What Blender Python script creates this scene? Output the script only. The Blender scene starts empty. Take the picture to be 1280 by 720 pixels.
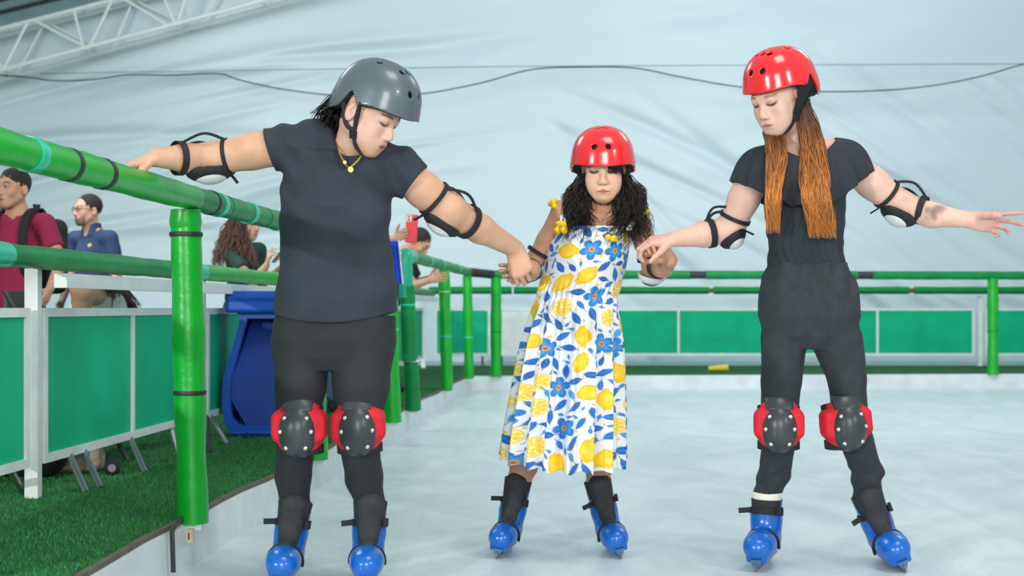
import bpy, math, random
import numpy as np
from mathutils import Vector, Matrix

random.seed(7)
rng = np.random.default_rng(7)
SC = bpy.context.scene
COL = SC.collection

# ------------------------------------------------------------------ camera, world, lights, exposure
FPX, CX, HY, CH = 1800.0, 640.0, 385.0, 0.88      # focal length in pixels, horizon row, camera height


def P(px, py, Y):
    """World point seen at pixel (px, py) of the 1280x720 frame at distance Y."""
    return Vector(((px - CX) * Y / FPX, Y, CH - (py - HY) * Y / FPX))


cam = bpy.data.cameras.new('camera')
cam.sensor_width = 36.0
cam.lens = FPX / 1280 * 36
cam.shift_y = (HY - 360) / 1280
cam.clip_start, cam.clip_end = 0.05, 200
cam.dof.use_dof = True
cam.dof.focus_distance = 4.75
cam.dof.aperture_fstop = 4.5
camo = bpy.data.objects.new('camera', cam)
COL.objects.link(camo)
camo.location = (0, 0, CH)
camo.rotation_euler = (math.pi / 2, 0, 0)
SC.camera = camo

SC.view_settings.view_transform = 'Standard'
SC.view_settings.look = 'None'
SC.view_settings.gamma = 1
SC.view_settings.use_curve_mapping = False
SC.view_settings.exposure = 0.0

w = bpy.data.worlds.new('world')
SC.world = w
w.use_nodes = True
w.node_tree.nodes['Background'].inputs[0].default_value = (0.78, 0.91, 0.96, 1)
w.node_tree.nodes['Background'].inputs[1].default_value = 0.52


def area(name, loc, target, size, energy, color):
    l = bpy.data.lights.new(name, 'AREA')
    l.shape, l.size, l.energy, l.color = 'SQUARE', size, energy, color
    o = bpy.data.objects.new(name, l)
    COL.objects.link(o)
    o.location = loc
    o.rotation_euler = (Vector(target) - Vector(loc)).to_track_quat('-Z', 'Y').to_euler()
    return o


area('overhead_lamp', (1.5, 3.0, 6.5), (0.3, 5.5, 0.6), 2.2, 130, (1.0, 0.97, 0.93))
area('overhead_lamp', (-5.0, 10.5, 6.2), (-1.5, 12, 0), 2.5, 150, (0.88, 0.98, 1.0))
area('overhead_lamp', (5.0, 11.0, 6.2), (3.0, 14, 0), 2.5, 150, (0.88, 0.98, 1.0))
area('front_fill', (0.6, -3.0, 2.6), (0.3, 5.0, 1.0), 2.2, 270, (1.0, 0.94, 0.88))  # added fill light behind the camera, brightens the faces
area('tarp_fill', (-4.6, 8.5, 4.6), (-6.0, 19.5, 3.4), 2.2, 330, (0.93, 0.98, 1.0))  # added unseen fill, brightens the left of the tent wall
area('tarp_fill', (3.5, 9.5, 7.2), (3.5, 19.5, 2.4), 3.0, 150, (0.93, 0.98, 1.0))  # added unseen fill for the right of the tent wall


def spot(name, loc, target, energy, angle, radius, color):
    l = bpy.data.lights.new(name, 'SPOT')
    l.energy, l.spot_size, l.spot_blend, l.shadow_soft_size, l.color = energy, math.radians(angle), 0.3, radius, color
    o = bpy.data.objects.new(name, l)
    COL.objects.link(o)
    o.location = loc
    o.rotation_euler = (Vector(target) - Vector(loc)).to_track_quat('-Z', 'Y').to_euler()
    return o


spot('flood_lamp', (-6.2, -3.2, 2.72), (0.0, 6.0, 0.6), 1700, 75, 0.08, (1.0, 0.98, 0.95))
spot('flood_lamp', (6.5, -2.0, 4.6), (0.5, 6.5, 0.6), 750, 75, 0.25, (1.0, 0.97, 0.92))


# ------------------------------------------------------------------ materials
def lin(c):
    return tuple(((x / 255) / 12.92 if x / 255 <= 0.04045 else ((x / 255 + 0.055) / 1.055) ** 2.4) for x in c)


MATS = {}


def mat(name, rgb, rough=0.6, metal=0.0, vary=0.0, scale=8.0, bump=0.0, bscale=60.0, vcol=False, sss=0.0,
        spec=0.5, stretch=(1, 1, 1), rgb2=None, coat=0.0):
    """Procedural principled material: colour noise, optional vertex colours, bump."""
    if name in MATS:
        return MATS[name]
    m = bpy.data.materials.new(name)
    m.use_nodes = True
    nt = m.node_tree
    b = nt.nodes['Principled BSDF']
    b.inputs['Roughness'].default_value = rough
    b.inputs['Metallic'].default_value = metal
    b.inputs['Specular IOR Level'].default_value = spec
    if coat:
        b.inputs['Coat Weight'].default_value = coat
        b.inputs['Coat Roughness'].default_value = 0.12
    c = lin(rgb)
    tc = nt.nodes.new('ShaderNodeTexCoord')
    mp = nt.nodes.new('ShaderNodeMapping')
    mp.inputs['Scale'].default_value = stretch
    nt.links.new(tc.outputs['Object'], mp.inputs['Vector'])
    src = None
    if vcol:
        a = nt.nodes.new('ShaderNodeAttribute')
        a.attribute_name = 'Col'
        src = a.outputs['Color']
    if vary > 0 or rgb2:
        n = nt.nodes.new('ShaderNodeTexNoise')
        n.inputs['Scale'].default_value = scale
        n.inputs['Detail'].default_value = 5
        nt.links.new(mp.outputs[0], n.inputs['Vector'])
        r = nt.nodes.new('ShaderNodeValToRGB')
        r.color_ramp.elements[0].position = 0.32
        r.color_ramp.elements[1].position = 0.68
        if vcol:
            r.color_ramp.elements[0].color = (1 - vary,) * 3 + (1,)
            r.color_ramp.elements[1].color = (1 + vary * 0.3,) * 3 + (1,)
            mx = nt.nodes.new('ShaderNodeMix')
            mx.data_type, mx.blend_type = 'RGBA', 'MULTIPLY'
            mx.inputs[0].default_value = 1
            nt.links.new(src, mx.inputs[6])
            nt.links.new(r.outputs[0], mx.inputs[7])
            src = mx.outputs[2]
        else:
            c2 = lin(rgb2) if rgb2 else tuple(min(1, x * (1 + vary * 0.6)) for x in c)
            c1 = c if rgb2 else tuple(x * (1 - vary) for x in c)
            r.color_ramp.elements[0].color = c1 + (1,)
            r.color_ramp.elements[1].color = c2 + (1,)
            src = r.outputs[0]
        nt.links.new(n.outputs['Fac'], r.inputs['Fac'])
    if src is not None:
        nt.links.new(src, b.inputs['Base Color'])
    else:
        b.inputs['Base Color'].default_value = c + (1,)
    if sss:
        b.inputs['Subsurface Weight'].default_value = sss
        b.inputs['Subsurface Radius'].default_value = (0.012, 0.005, 0.003)
        b.inputs['Subsurface Scale'].default_value = 0.6
    if bump > 0:
        n2 = nt.nodes.new('ShaderNodeTexNoise')
        n2.inputs['Scale'].default_value = bscale
        n2.inputs['Detail'].default_value = 4
        nt.links.new(mp.outputs[0], n2.inputs['Vector'])
        bp = nt.nodes.new('ShaderNodeBump')
        bp.inputs['Strength'].default_value = bump
        bp.inputs['Distance'].default_value = 0.01
        nt.links.new(n2.outputs['Fac'], bp.inputs['Height'])
        nt.links.new(bp.outputs[0], b.inputs['Normal'])
    MATS[name] = m
    return m


M_ICE = mat('ice', (193, 207, 212), 0.34, rgb2=(222, 233, 236), scale=2.6, bump=0.35, bscale=7, stretch=(1, 0.45, 1))
_nt = M_ICE.node_tree
for _n in _nt.nodes:                      # skate-cut scuffs: warped fine noise in colour and relief
    if _n.type == 'TEX_NOISE':
        _n.inputs['Detail'].default_value = 9
        _n.inputs['Roughness'].default_value = 0.68
        _n.inputs['Distortion'].default_value = 1.4
M_TARP = mat('tarp', (212, 229, 235), 0.42, vary=0.03, scale=0.8, bump=0.10, bscale=2.2, stretch=(0.6, 1, 1.6))
M_ROOF = mat('roof_fabric', (176, 198, 202), 0.6, vary=0.08, scale=2)
M_CURB = mat('curb_paint', (206, 216, 218), 0.45, vary=0.10, scale=6, bump=0.1, bscale=30)
M_EDGE = mat('curb_edge', (92, 84, 72), 0.7, vary=0.3, scale=12)
M_TURF = mat('turf', (30, 106, 52), 0.9, vary=0.45, scale=14, bump=0.9, bscale=320)
M_BLADE = mat('turf_blade', (40, 130, 58), 0.75, vcol=True)
M_PAD = mat('green_padding', (0, 168, 44), 0.33, vary=0.14, scale=7, bump=0.18, bscale=40)
M_PADD = mat('dark_green_padding', (0, 132, 66), 0.42, spec=0.3, vary=0.18, scale=9, bump=0.18, bscale=40)
M_PADT = mat('teal_padding', (0, 172, 130), 0.30, vary=0.20, scale=12, bump=0.2, bscale=40)
M_TAPE = mat('black_tape', (38, 42, 48), 0.5, vary=0.3, scale=20)
M_TTAPE = mat('teal_tape', (40, 196, 160), 0.3, vary=0.15, scale=20)
M_WHITE = mat('white_steel', (222, 230, 230), 0.4, vary=0.08, scale=9)
M_SHEET = mat('green_sheet', (0, 178, 132), 0.55, spec=0.2, vary=0.12, scale=3.2)
M_LEG = mat('grey_steel', (132, 142, 146), 0.35, metal=0.7)
M_DLEG = mat('dark_steel', (52, 62, 62), 0.5, metal=0.3)
M_TRUSS = mat('truss_aluminium', (236, 242, 240), 0.35)
M_CABLE = mat('black_cable', (40, 62, 66), 0.6)
M_CABLE_SHADOW = mat('cable_shadow_grey', (120, 150, 155), 0.6)
M_BLUE = mat('blue_plastic', (10, 84, 190), 0.35, vary=0.14, scale=5)
M_WOOD = mat('raw_wood', (206, 184, 160), 0.7, vary=0.2, scale=30)
M_INK = mat('dark_ink', (110, 60, 48), 0.7)

# ------------------------------------------------------------------ object helpers
ORG = {}


def tag(o, label=None, cat=None, group=None, kind=None):
    if label: o['label'] = label
    if cat: o['category'] = cat
    if group: o['group'] = group
    if kind: o['kind'] = kind
    return o


def empty(name, loc, label=None, cat=None, group=None):
    o = bpy.data.objects.new(name, None)
    COL.objects.link(o)
    o.location = loc
    o.empty_display_size = 0.1
    ORG[o.name] = Vector(loc)
    return tag(o, label, cat, group)


def mesh_obj(name, V, faces, m, parent=None, smooth=True, cols=None, base=None, uvless=True):
    """ONE mesh object from world-space vertices; quads array or list of polygons."""
    V = np.asarray(V, dtype=np.float32).reshape(-1, 3)
    if parent is not None:
        org = ORG[parent.name]
    elif base is not None:
        org = Vector(base)
    else:
        lo, hi = V.min(0), V.max(0)
        org = Vector(((lo[0] + hi[0]) / 2, (lo[1] + hi[1]) / 2, lo[2]))
    me = bpy.data.meshes.new(name)
    Vl = V - np.array(org, dtype=np.float32)
    if isinstance(faces, np.ndarray):
        n, k = faces.shape
        me.vertices.add(len(Vl)); me.vertices.foreach_set('co', Vl.ravel())
        me.loops.add(n * k); me.loops.foreach_set('vertex_index', faces.astype(np.int32).ravel())
        me.polygons.add(n)
        me.polygons.foreach_set('loop_start', np.arange(0, n * k, k, dtype=np.int32))
        me.polygons.foreach_set('loop_total', np.full(n, k, dtype=np.int32))
        me.update(calc_edges=True)
    else:
        me.from_pydata([tuple(map(float, v)) for v in Vl], [], faces)
    me.validate()
    if smooth:
        me.polygons.foreach_set('use_smooth', np.ones(len(me.polygons), dtype=bool))
    if cols is not None:
        a = me.attributes.new('Col', 'FLOAT_COLOR', 'POINT')
        c4 = np.ones((len(Vl), 4), dtype=np.float32)
        c4[:, :3] = cols
        a.data.foreach_set('color', c4.ravel())
    for mm in (m if isinstance(m, (list, tuple)) else [m]):
        me.materials.append(mm)
    o = bpy.data.objects.new(name, me)
    COL.objects.link(o)
    if parent is not None:
        o.parent = parent
    else:
        o.location = org
    ORG[o.name] = org
    return o


def frame(d, up=Vector((0, 0, 1))):
    d = Vector(d).normalized()
    if abs(d.dot(up)) > 0.97:
        up = Vector((0, 1, 0))
    s = d.cross(up).normalized()
    return d, s, s.cross(d).normalized()


class MB:
    """Collects boxes, bars, tubes; build() links them as one mesh object."""

    def __init__(self):
        self.v, self.f = [], []

    def add(self, vs, fs):
        n = len(self.v)
        self.v += [tuple(x) for x in vs]
        self.f += [tuple(i + n for i in q) for q in fs]
        return self

    def box(self, lo, hi):
        x0, y0, z0 = lo; x1, y1, z1 = hi
        return self.add([(x0, y0, z0), (x1, y0, z0), (x1, y1, z0), (x0, y1, z0), (x0, y0, z1), (x1, y0, z1), (x1, y1, z1), (x0, y1, z1)],
                        [(0, 3, 2, 1), (4, 5, 6, 7), (0, 1, 5, 4), (1, 2, 6, 5), (2, 3, 7, 6), (3, 0, 4, 7)])

    def bar(self, a, b, w, h, up=Vector((0, 0, 1))):
        a, b = Vector(a), Vector(b)
        d, s, u = frame(b - a, up)
        vs = []
        for p in (a, b):
            for i, j in ((-1, -1), (1, -1), (1, 1), (-1, 1)):
                vs.append(p + s * (i * w / 2) + u * (j * h / 2))
        return self.add(vs, [(0, 1, 2, 3), (7, 6, 5, 4), (0, 4, 5, 1), (1, 5, 6, 2), (2, 6, 7, 3), (3, 7, 4, 0)])

    def tube(self, pts, r, n=10, cap=True, flat=1.0):
        pts = [Vector(p) for p in pts]
        rs = r if isinstance(r, (list, tuple, np.ndarray)) else [r] * len(pts)
        vs, fs = [], []
        d0 = next(((q - pts[0]) for q in pts if (q - pts[0]).length > 1e-6), Vector((0, 0, 1)))
        d0, s, u = frame(d0)
        for i, p in enumerate(pts):
            t = (pts[min(i + 1, len(pts) - 1)] - pts[max(i - 1, 0)])
            if t.length < 1e-7: t = d0.copy()
            t.normalize()
            s = (s - t * s.dot(t)).normalized()
            u = s.cross(t)
            for k in range(n):
                a = 2 * math.pi * k / n
                vs.append(p + s * (math.cos(a) * rs[i]) + u * (math.sin(a) * rs[i] * flat))
        for i in range(len(pts) - 1):
            for k in range(n):
                fs.append((i * n + k, i * n + (k + 1) % n, (i + 1) * n + (k + 1) % n, (i + 1) * n + k))
        if cap:
            fs.append(tuple(range(n - 1, -1, -1)))
            fs.append(tuple((len(pts) - 1) * n + k for k in range(n)))
        return self.add(vs, fs)

    def build(self, name, m, parent=None, smooth=False, base=None):
        o = mesh_obj(name, np.array(self.v), self.f, m, parent, smooth, base=base)
        if smooth:
            try:
                md = None
                me = o.data
                me.set_sharp_from_angle(angle=math.radians(40))
            except Exception:
                pass
        return o


def padtube(a, b, r, n=16, step=0.06, wob=0.03, seed=0, ends=True):
    """Foam padded pole from a to b: soft bulges, rounded ends."""
    rr = random.Random(seed)
    a, b = Vector(a), Vector(b)
    L = (b - a).length
    k = max(4, int(L / step))
    pts, rs = [], []
    ph = rr.random() * 6
    for i in range(k + 1):
        t = i / k
        pts.append(a.lerp(b, t))
        q = 1 + wob * math.sin(t * L * 9 + ph) + wob * 0.7 * math.sin(t * L * 23 + ph * 2) + rr.uniform(-1, 1) * wob * 0.3
        rs.append(r * q)
    if ends:
        pts = [pts[0]] + pts + [pts[-1]]
        rs = [rs[0] * 0.8] + rs + [rs[-1] * 0.8]
    return MB().tube(pts, rs, n)


# ------------------------------------------------------------------ the setting
def XR(Y): return -1.405 + 0.0628 * Y        # left railing and kerb line
def XF(Y): return -2.17 + 0.0628 * Y         # left barrier line
def YB(X): return 15.34 + 0.085 * (X + 0.4)  # back kerb line
def YBF(X): return 18.02 + 0.0 * X           # back barrier line
TZ = 0.157                                   # turf level above the ice

# ice
V, Fq = [], []
mesh_obj('floor', [(-3, -3, 0), (14, -3, 0), (14, 18, 0), (-3, 18, 0)], [(0, 1, 2, 3)], M_ICE, smooth=False)['kind'] = 'structure'

# turf slabs: left walkway and back strip (one L-shaped mesh)
def slab(name, poly, z0, z1, m):
    n = len(poly)
    vs = [(x, y, z0) for x, y in poly] + [(x, y, z1) for x, y in poly]
    fs = [tuple(range(n - 1, -1, -1)), tuple(range(n, 2 * n))] + [(i, (i + 1) % n, n + (i + 1) % n, n + i) for i in range(n)]
    o = mesh_obj(name, vs, fs, m, smooth=False)
    o['kind'] = 'structure'
    return o


E = 0.03
yc = YB(XR(15.3) - E)
slab('turf_walkway', [(-14, -3), (XR(-3) - E, -3), (XR(yc) - E, yc + E), (14, YB(14) + E), (14, 18.14), (-14, 18.14)], -0.1, TZ, M_TURF)
slab('ground', [(-14, 18.14), (14, 18.14), (14, 22), (-14, 22)], -0.1, TZ, mat('grey_ground', (186, 200, 202), .7, vary=.08, scale=2))
# white kerb boards with a dark top edge, left and back
kb = MB()
ys = np.linspace(-3, yc, 60)
vs, fs = [], []
for i, y in enumerate(ys):
    wv = 0.012 * math.sin(y * 2.1) + 0.008 * math.sin(y * 5.3)
    x = XR(y) + wv
    vs += [(x + 0.012, y, 0.0), (x, y, TZ - 0.012), (x - 0.014, y, TZ - 0.004), (x - 0.06, y, TZ - 0.004), (x - 0.06, y, 0.0)]
for i in range(len(ys) - 1):
    for k in range(4):
        fs.append((i * 5 + k, i * 5 + k + 1, i * 5 + 6 + k, i * 5 + 5 + k))
mesh_obj('trim_1', vs, fs, M_CURB, smooth=False)['kind'] = 'structure'
eb = MB()
for i in range(len(ys) - 1):
    def ex(y): return XR(y) + 0.012 * math.sin(y * 2.1) + 0.008 * math.sin(y * 5.3)
    eb.bar((ex(ys[i]) - 0.018, ys[i], TZ + 0.002), (ex(ys[i + 1]) - 0.018, ys[i + 1] + 0.004, TZ + 0.002), 0.022, 0.014)
eb.build('trim_2', M_EDGE)['kind'] = 'structure'
xs = np.linspace(XR(yc) - 0.02, 14, 60)
vs, fs = [], []
for x in xs:
    y = YB(x)
    vs += [(x, y - 0.012, 0.0), (x, y, TZ - 0.006), (x, y + 0.014, TZ - 0.002), (x, y + 0.05, TZ - 0.002), (x, y + 0.05, 0)]
for i in range(len(xs) - 1):
    for k in range(4):
        fs.append((i * 5 + k + 1, i * 5 + k, i * 5 + 5 + k, i * 5 + 6 + k))
mesh_obj('trim_3', vs, fs, M_CURB, smooth=False)['kind'] = 'structure'

# tent gable wall: hanging sheet with drawn folds
TY = 19.6
nx, nz = 420, 240
X, Z = np.meshgrid(np.linspace(-13, 13, nx), np.linspace(-0.05, 8.5, nz), indexing='ij')


def ridge(x, z, x0, z0, ang, width, length, amp):
    c, s = math.cos(ang), math.sin(ang)
    u = (x - x0) * c + (z - z0) * s
    v = -(x - x0) * s + (z - z0) * c + 0.03 * u * u / max(length, .1)
    return amp * np.exp(-(v / width) ** 2) * np.exp(-(u / length) ** 2)


D = 0.10 * np.sin(X * 0.45 + 1.0) * np.cos(Z * 0.5) + 0.03 * np.sin(X * 0.9 + Z * 1.2)
rr = random.Random(3)
for i in range(34):      # long soft folds rising towards the ridge on the left
    x0, z0 = rr.uniform(-9, -1), rr.uniform(1.6, 4.4)
    D = D + ridge(X, Z, x0, z0, math.radians(rr.uniform(2, 16)), rr.uniform(0.03, 0.09), rr.uniform(0.7, 2.4), rr.uniform(-0.09, 0.09))
for i in range(70):      # diagonal drawn folds falling to the right
    x0, z0 = rr.uniform(0.8, 9), rr.uniform(0.5, 3.9)
    D = D + ridge(X, Z, x0, z0, math.radians(rr.uniform(-42, -24)), rr.uniform(0.03, 0.09), rr.uniform(0.4, 1.5), rr.uniform(-0.085, 0.085))
for i in range(26):
    x0, z0 = rr.uniform(-3, 6), rr.uniform(2.5, 5.5)
    D = D + ridge(X, Z, x0, z0, math.radians(rr.uniform(-20, 25)), rr.uniform(0.1, 0.3), rr.uniform(0.6, 2.0), rr.uniform(-0.04, 0.04))
VV = np.stack([X, TY - D, Z], -1).reshape(-1, 3)
ii, jj = np.meshgrid(np.arange(nx - 1), np.arange(nz - 1), indexing='ij')
a = (ii * nz + jj).ravel()
mesh_obj('wall_back', VV, np.stack([a, a + nz, a + nz + 1, a + 1], -1), M_TARP)['kind'] = 'structure'

# roof fabric at the upper left, above the gable truss
def roofz(x): return 4.66 + 0.247 * (x + 6.8)
rs_ = MB()
for x0, x1 in ((-13, 0.0),):
    rs_.add([(x0, 13, roofz(x0) + .05), (x1, 13, roofz(x1) + .05), (x1, 20, roofz(x1) + .05), (x0, 20, roofz(x0) + .05),
             (x0, 13, roofz(x0) + .09), (x1, 13, roofz(x1) + .09), (x1, 20, roofz(x1) + .09), (x0, 20, roofz(x0) + .09)],
            [(0, 1, 2, 3), (7, 6, 5, 4), (0, 4, 5, 1), (1, 5, 6, 2), (2, 6, 7, 3), (3, 7, 4, 0)])
rs_.build('ceiling', M_ROOF)['kind'] = 'structure'
for k, yy in enumerate((18.75, 18.2)):
    MB().bar((-13, yy, roofz(-13) + 0.03), (0, yy, roofz(0) + 0.03), 0.05, 0.05).build('trim_%d' % (4 + k), M_DLEG)['kind'] = 'structure'

# gable truss: four chords and zigzag webs
tr = empty('roof_truss', (-6.8, 19.0, roofz(-6.8) - 0.7), 'silver lattice truss sloping across the upper left corner of the tent', 'truss')
TYF, TYK = 18.75, 19.2


def tp(px, py, Y): return P(px, py, Y)
def tline(p0, p1, x, Y):
    t = (x - p0[0]) / (p1[0] - p0[0])
    return P(x, p0[1] + t * (p1[1] - p0[1]), Y)
TOPF, BOTF = ((0, 36), (140, 0)), ((0, 88), (331, 0))
TOPK, BOTK = ((0, 44), (160, 4)), ((0, 100), (331, 10))
for nm, ln, Y, r in (('chord', TOPF, TYF, 0.030), ('chord', BOTF, TYF, 0.027), ('chord', TOPK, TYK, 0.028), ('chord', BOTK, TYK, 0.026)):
    MB().tube([tline(*ln, -120, Y), tline(*ln, 520, Y)], r, 10).build(nm, M_TRUSS, tr, True)
xs_ = [-85, -45, 0, 35, 40, 92, 100, 155, 162, 205, 215, 262, 270, 330]
web = [(-30, 5), (35, 4), (42, 108), (92, 104), (140, 112), (152, 210), (200, 218), (238, 222), (300, 320), (350, 330)]
for a_, b_ in web:
    MB().tube([tline(*TOPF, a_, TYF), tline(*BOTF, b_, TYF)], 0.019, 8).build('web_bar', M_TRUSS, tr, True)
for a_, b_ in ((55, 20), (60, 130), (165, 140), (170, 240), (280, 250)):
    MB().tube([tline(*TOPK, a_, TYK), tline(*BOTK, b_, TYK)], 0.016, 8).build('web_bar', M_TRUSS, tr, True)
for x in (5, 104, 115, 217, 325):
    MB().tube([tline(*BOTF, x, TYF), tline(*BOTK, x + 10, TYK)], 0.015, 8).build('cross_bar', M_TRUSS, tr, True)
for x in (5, 98, 205):
    MB().tube([tline(*TOPF, x, TYF), tline(*TOPK, x + 12, TYK)], 0.015, 8).build('cross_bar', M_TRUSS, tr, True)


def smooth_path(pts, k=8):
    """Catmull-Rom through the points."""
    pts = [Vector(p) for p in pts]
    out = []
    q = [pts[0] * 2 - pts[1]] + pts + [pts[-1] * 2 - pts[-2]]
    for i in range(1, len(q) - 2):
        for j in range(k):
            t = j / k
            a, b, c, d = q[i - 1], q[i], q[i + 1], q[i + 2]
            out.append(0.5 * ((2 * b) + (c - a) * t + (2 * a - 5 * b + 4 * c - d) * t * t + (3 * b - a - 3 * c + d) * t ** 3))
    out.append(pts[-1])
    return out


CY = 19.1
main = [(-30, 92), (30, 96), (70, 101), (120, 99), (160, 93.5), (215, 94), (272, 92), (300, 100), (350, 111), (415, 119), (470, 120), (530, 117), (600, 104),
        (664, 87), (725, 84), (792, 85), (850, 96), (920, 108), (1000, 114), (1080, 114), (1150, 109), (1215, 98), (1277, 81), (1340, 66)]
tag(MB().tube(smooth_path([P(x, y, CY) for x, y in main]), 0.0095, 6).build('cable', M_CABLE, None, True),
    'dark cable looping in swags across the white tent wall', 'cable')
tag(MB().tube([P(50, 92, CY + .1), P(640, 83, CY + .1), P(1340, 79.5, CY + .1)], 0.0065, 6).build('cable_shadow', M_CABLE_SHADOW, None, True),
    'thin straight grey line standing for the cable shadow on the tent wall', 'cable_shadow')  # thin tube stands in for the faint shadow of the cable

# ------------------------------------------------------------------ padded railings
def band(parent, p, d, r, wdt, m=None, name='tape_band'):
    d = Vector(d).normalized()
    return MB().tube([p - d * wdt / 2, p - d * wdt * .4, p + d * wdt * .4, p + d * wdt / 2], [r * .97, r, r, r * .97], 16).build(name, m or M_TAPE, parent, True)


RZ = 1.257
def RP(Y): return Vector((XR(Y), Y, RZ))
RD = Vector((0.0628, 1, 0)).normalized()


def yrail(px): return 1.405 * FPX / (753 - px)


def post(parent, base, top, r, m, seed, bands=()):
    base, top = Vector(base), Vector(top)
    o = padtube(base, top, r, wob=0.05, seed=seed, step=0.05).build('post', m, parent, True)
    for t, mm in bands:
        p = base.lerp(top, t)
        MB().tube([p - Vector((0, 0, .008)), p, p + Vector((0, 0, .008))], [r * 1.03, r * 1.075, r * 1.03], 16).build('tie', mm, o, True)
    MB().box((base.x - .035, base.y - .03, base.z - .02), (base.x + .035, base.y + .03, base.z + .012)).build('foot_plate', M_WHITE, o)
    return o


r1 = empty('padded_railing', (XR(5), 5, TZ), 'near green padded railing on the left that the grey-helmeted woman holds', 'railing')
pieces = [(-1.2, 3.05, M_PAD), (3.06, 4.94, M_PAD), (4.95, 5.33, M_PADD), (5.34, 5.95, M_PADD), (5.96, 7.4, M_PADD), (7.41, 9.3, M_PADD)]
for k, (a_, b_, mm) in enumerate(pieces):
    padtube(RP(a_), RP(b_), 0.0435 if mm is M_PAD else 0.041, seed=k).build('rail_sleeve', mm, r1, True)
for px, mm, wd in ((84, M_TAPE, .035), (127, M_TAPE, .035), (262, M_TAPE, .03), (271, M_TTAPE, .05), (310, M_TTAPE, .04), (345, M_TTAPE, .04), (38, M_TTAPE, .05)):
    band(r1, RP(yrail(px)), RD, 0.0455, wd, mm)
b0 = P(241, 646, 4.91); b0.z = TZ - .01
post(r1, b0, P(232, 266, 4.91), 0.054, M_PAD, 11, ((.42, M_TAPE), (.93, M_TAPE)))
MB().tube([P(232, 286, 4.91), P(232, 278, 4.91), P(232, 262, 4.91)], [.05, .056, .05], 16).build('post_sleeve', M_PAD, r1, True)
post(r1, (XR(6.96) + .03, 6.96, TZ - .01), (XR(6.96), 6.96, RZ - .03), 0.050, M_PAD, 12)
post(r1, (XR(9.23) + .060, 9.23, TZ - .01), (XR(9.23) + .03, 9.23, RZ - .03), 0.055, M_PAD, 13, ((.55, M_TTAPE),))

r2 = empty('padded_railing', (XR(12), 12, TZ), 'green padded railing with teal elbow end, left of the girl in the sundress', 'railing')
ye = 10.25
el = [RP(ye + .35), RP(ye + .06), Vector((XR(ye), ye, RZ - .005)), Vector((XR(ye) + .003, ye - .01, RZ - .06)), Vector((XR(ye) + .01, ye, RZ - .3))]
MB().tube(smooth_path(el, 5), 0.050, 16).build('rail_elbow', M_PADT, r2, True)
post(r2, (XR(ye) + .055, ye + .08, TZ - .01), (XR(ye) + .012, ye, RZ - .22), 0.052, M_PADD, 14, ((.40, M_WHITE), (.85, M_TTAPE)))
MB().tube([(XR(ye) + .02, ye + .02, .86), (XR(ye) + .03, ye + .03, .5)], [.054, .053], 14).build('post_sleeve', M_PADD, r2, True)
for k, (a_, b_, mm) in enumerate(((10.5, 11.6, M_PADD), (11.61, 12.8, M_PADD), (12.81, 13.9, M_PADD), (13.91, 15.1, M_PADD))):
    padtube(RP(a_), RP(b_), 0.044, seed=20 + k).build('rail_sleeve', mm, r2, True)
for y_ in (11.6, 12.5, 13.9):
    band(r2, RP(y_), RD, 0.047, .07, M_TTAPE)
post(r2, (XR(12.76) + .03, 12.76, TZ - .01), (XR(12.76), 12.76, RZ - .04), 0.050, M_PAD, 15, ((.45, M_TTAPE), (.82, M_WHITE)))
post(r2, (XR(14.96) + .02, 14.96, TZ - .01), (XR(14.96), 14.96, RZ - .04), 0.050, M_PAD, 16, ((.4, M_TTAPE),))

r3 = empty('padded_railing', (3, YB(3), TZ), 'long green padded railing crossing the far end of the rink', 'railing')
def BP(px, z=RZ - .02):
    # point on the back line under pixel column px
    k = (px - CX) / FPX
    Y = (15.34 + 0.085 * 0.4) / (1 - 0.085 * k)
    return Vector((k * Y, Y, z))
padtube(RP(15.1), BP(616), 0.046, seed=31).build('rail_sleeve', M_TAPE, r3, True)
cuts = [618, 700, 862, 882, 1072, 1090, 1120, 1224, 1265, 1420]
for k in range(len(cuts) - 1):
    dark = (cuts[k], cuts[k + 1]) in ((862, 882), (1072, 1090))
    padtube(BP(cuts[k]), BP(cuts[k + 1] - .4), 0.043 if dark else 0.046, seed=40 + k).build('rail_sleeve', M_TAPE if dark else M_PADD, r3, True)
for px in (1121, 1224, 1266):
    band(r3, BP(px), (1, .085, 0), 0.043, .05)
for px, s_ in ((620, 17), (1241, 18)):
    q = BP(px)
    post(r3, (q.x, q.y, TZ - .01), (q.x, q.y, RZ - .05), 0.058, M_PAD, s_, ((.45, M_PADD),))

# handrail on the barriers, left and back
def LP(Y, z=1.068): return Vector((XF(Y) + 0.06, Y, z))
r4 = empty('barrier_handrail', (XF(8) + .06, 8, 1.0), 'lower green padded handrail on the white barriers, left side', 'railing')
for k, (a_, b_, mm) in enumerate(((-0.5, 4.9, M_PADD), (5.05, 7.4, M_PADD), (7.6, 10.5, M_PAD), (10.52, 14, M_PADD), (14.02, 17.9, M_PADD))):
    padtube(LP(a_), LP(b_), 0.043, seed=60 + k).build('rail_sleeve', mm, r4, True)
for y_ in (5.0, 7.5):
    band(r4, LP(y_), RD, 0.046, .17, M_TTAPE)
band(r4, LP(4.8), RD, 0.046, .10, M_TTAPE)
r5 = empty('barrier_handrail', (3, 17.97, 1.05), 'lower green padded handrail on the white barriers, far end of the rink', 'railing')
for k, (a_, b_) in enumerate(((536, 640), (642, 886), (892, 1136), (1143, 1420))):
    padtube(P(a_, 363, 17.93), P(b_, 363, 17.93), 0.046, seed=70 + k).build('rail_sleeve', M_PADD, r5, True)
for px in (889, 1140):
    band(r5, P(px, 363, 17.93), (1, 0, 0), 0.028, .16, mat('brown_tape', (120, 84, 60), .7))
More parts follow.
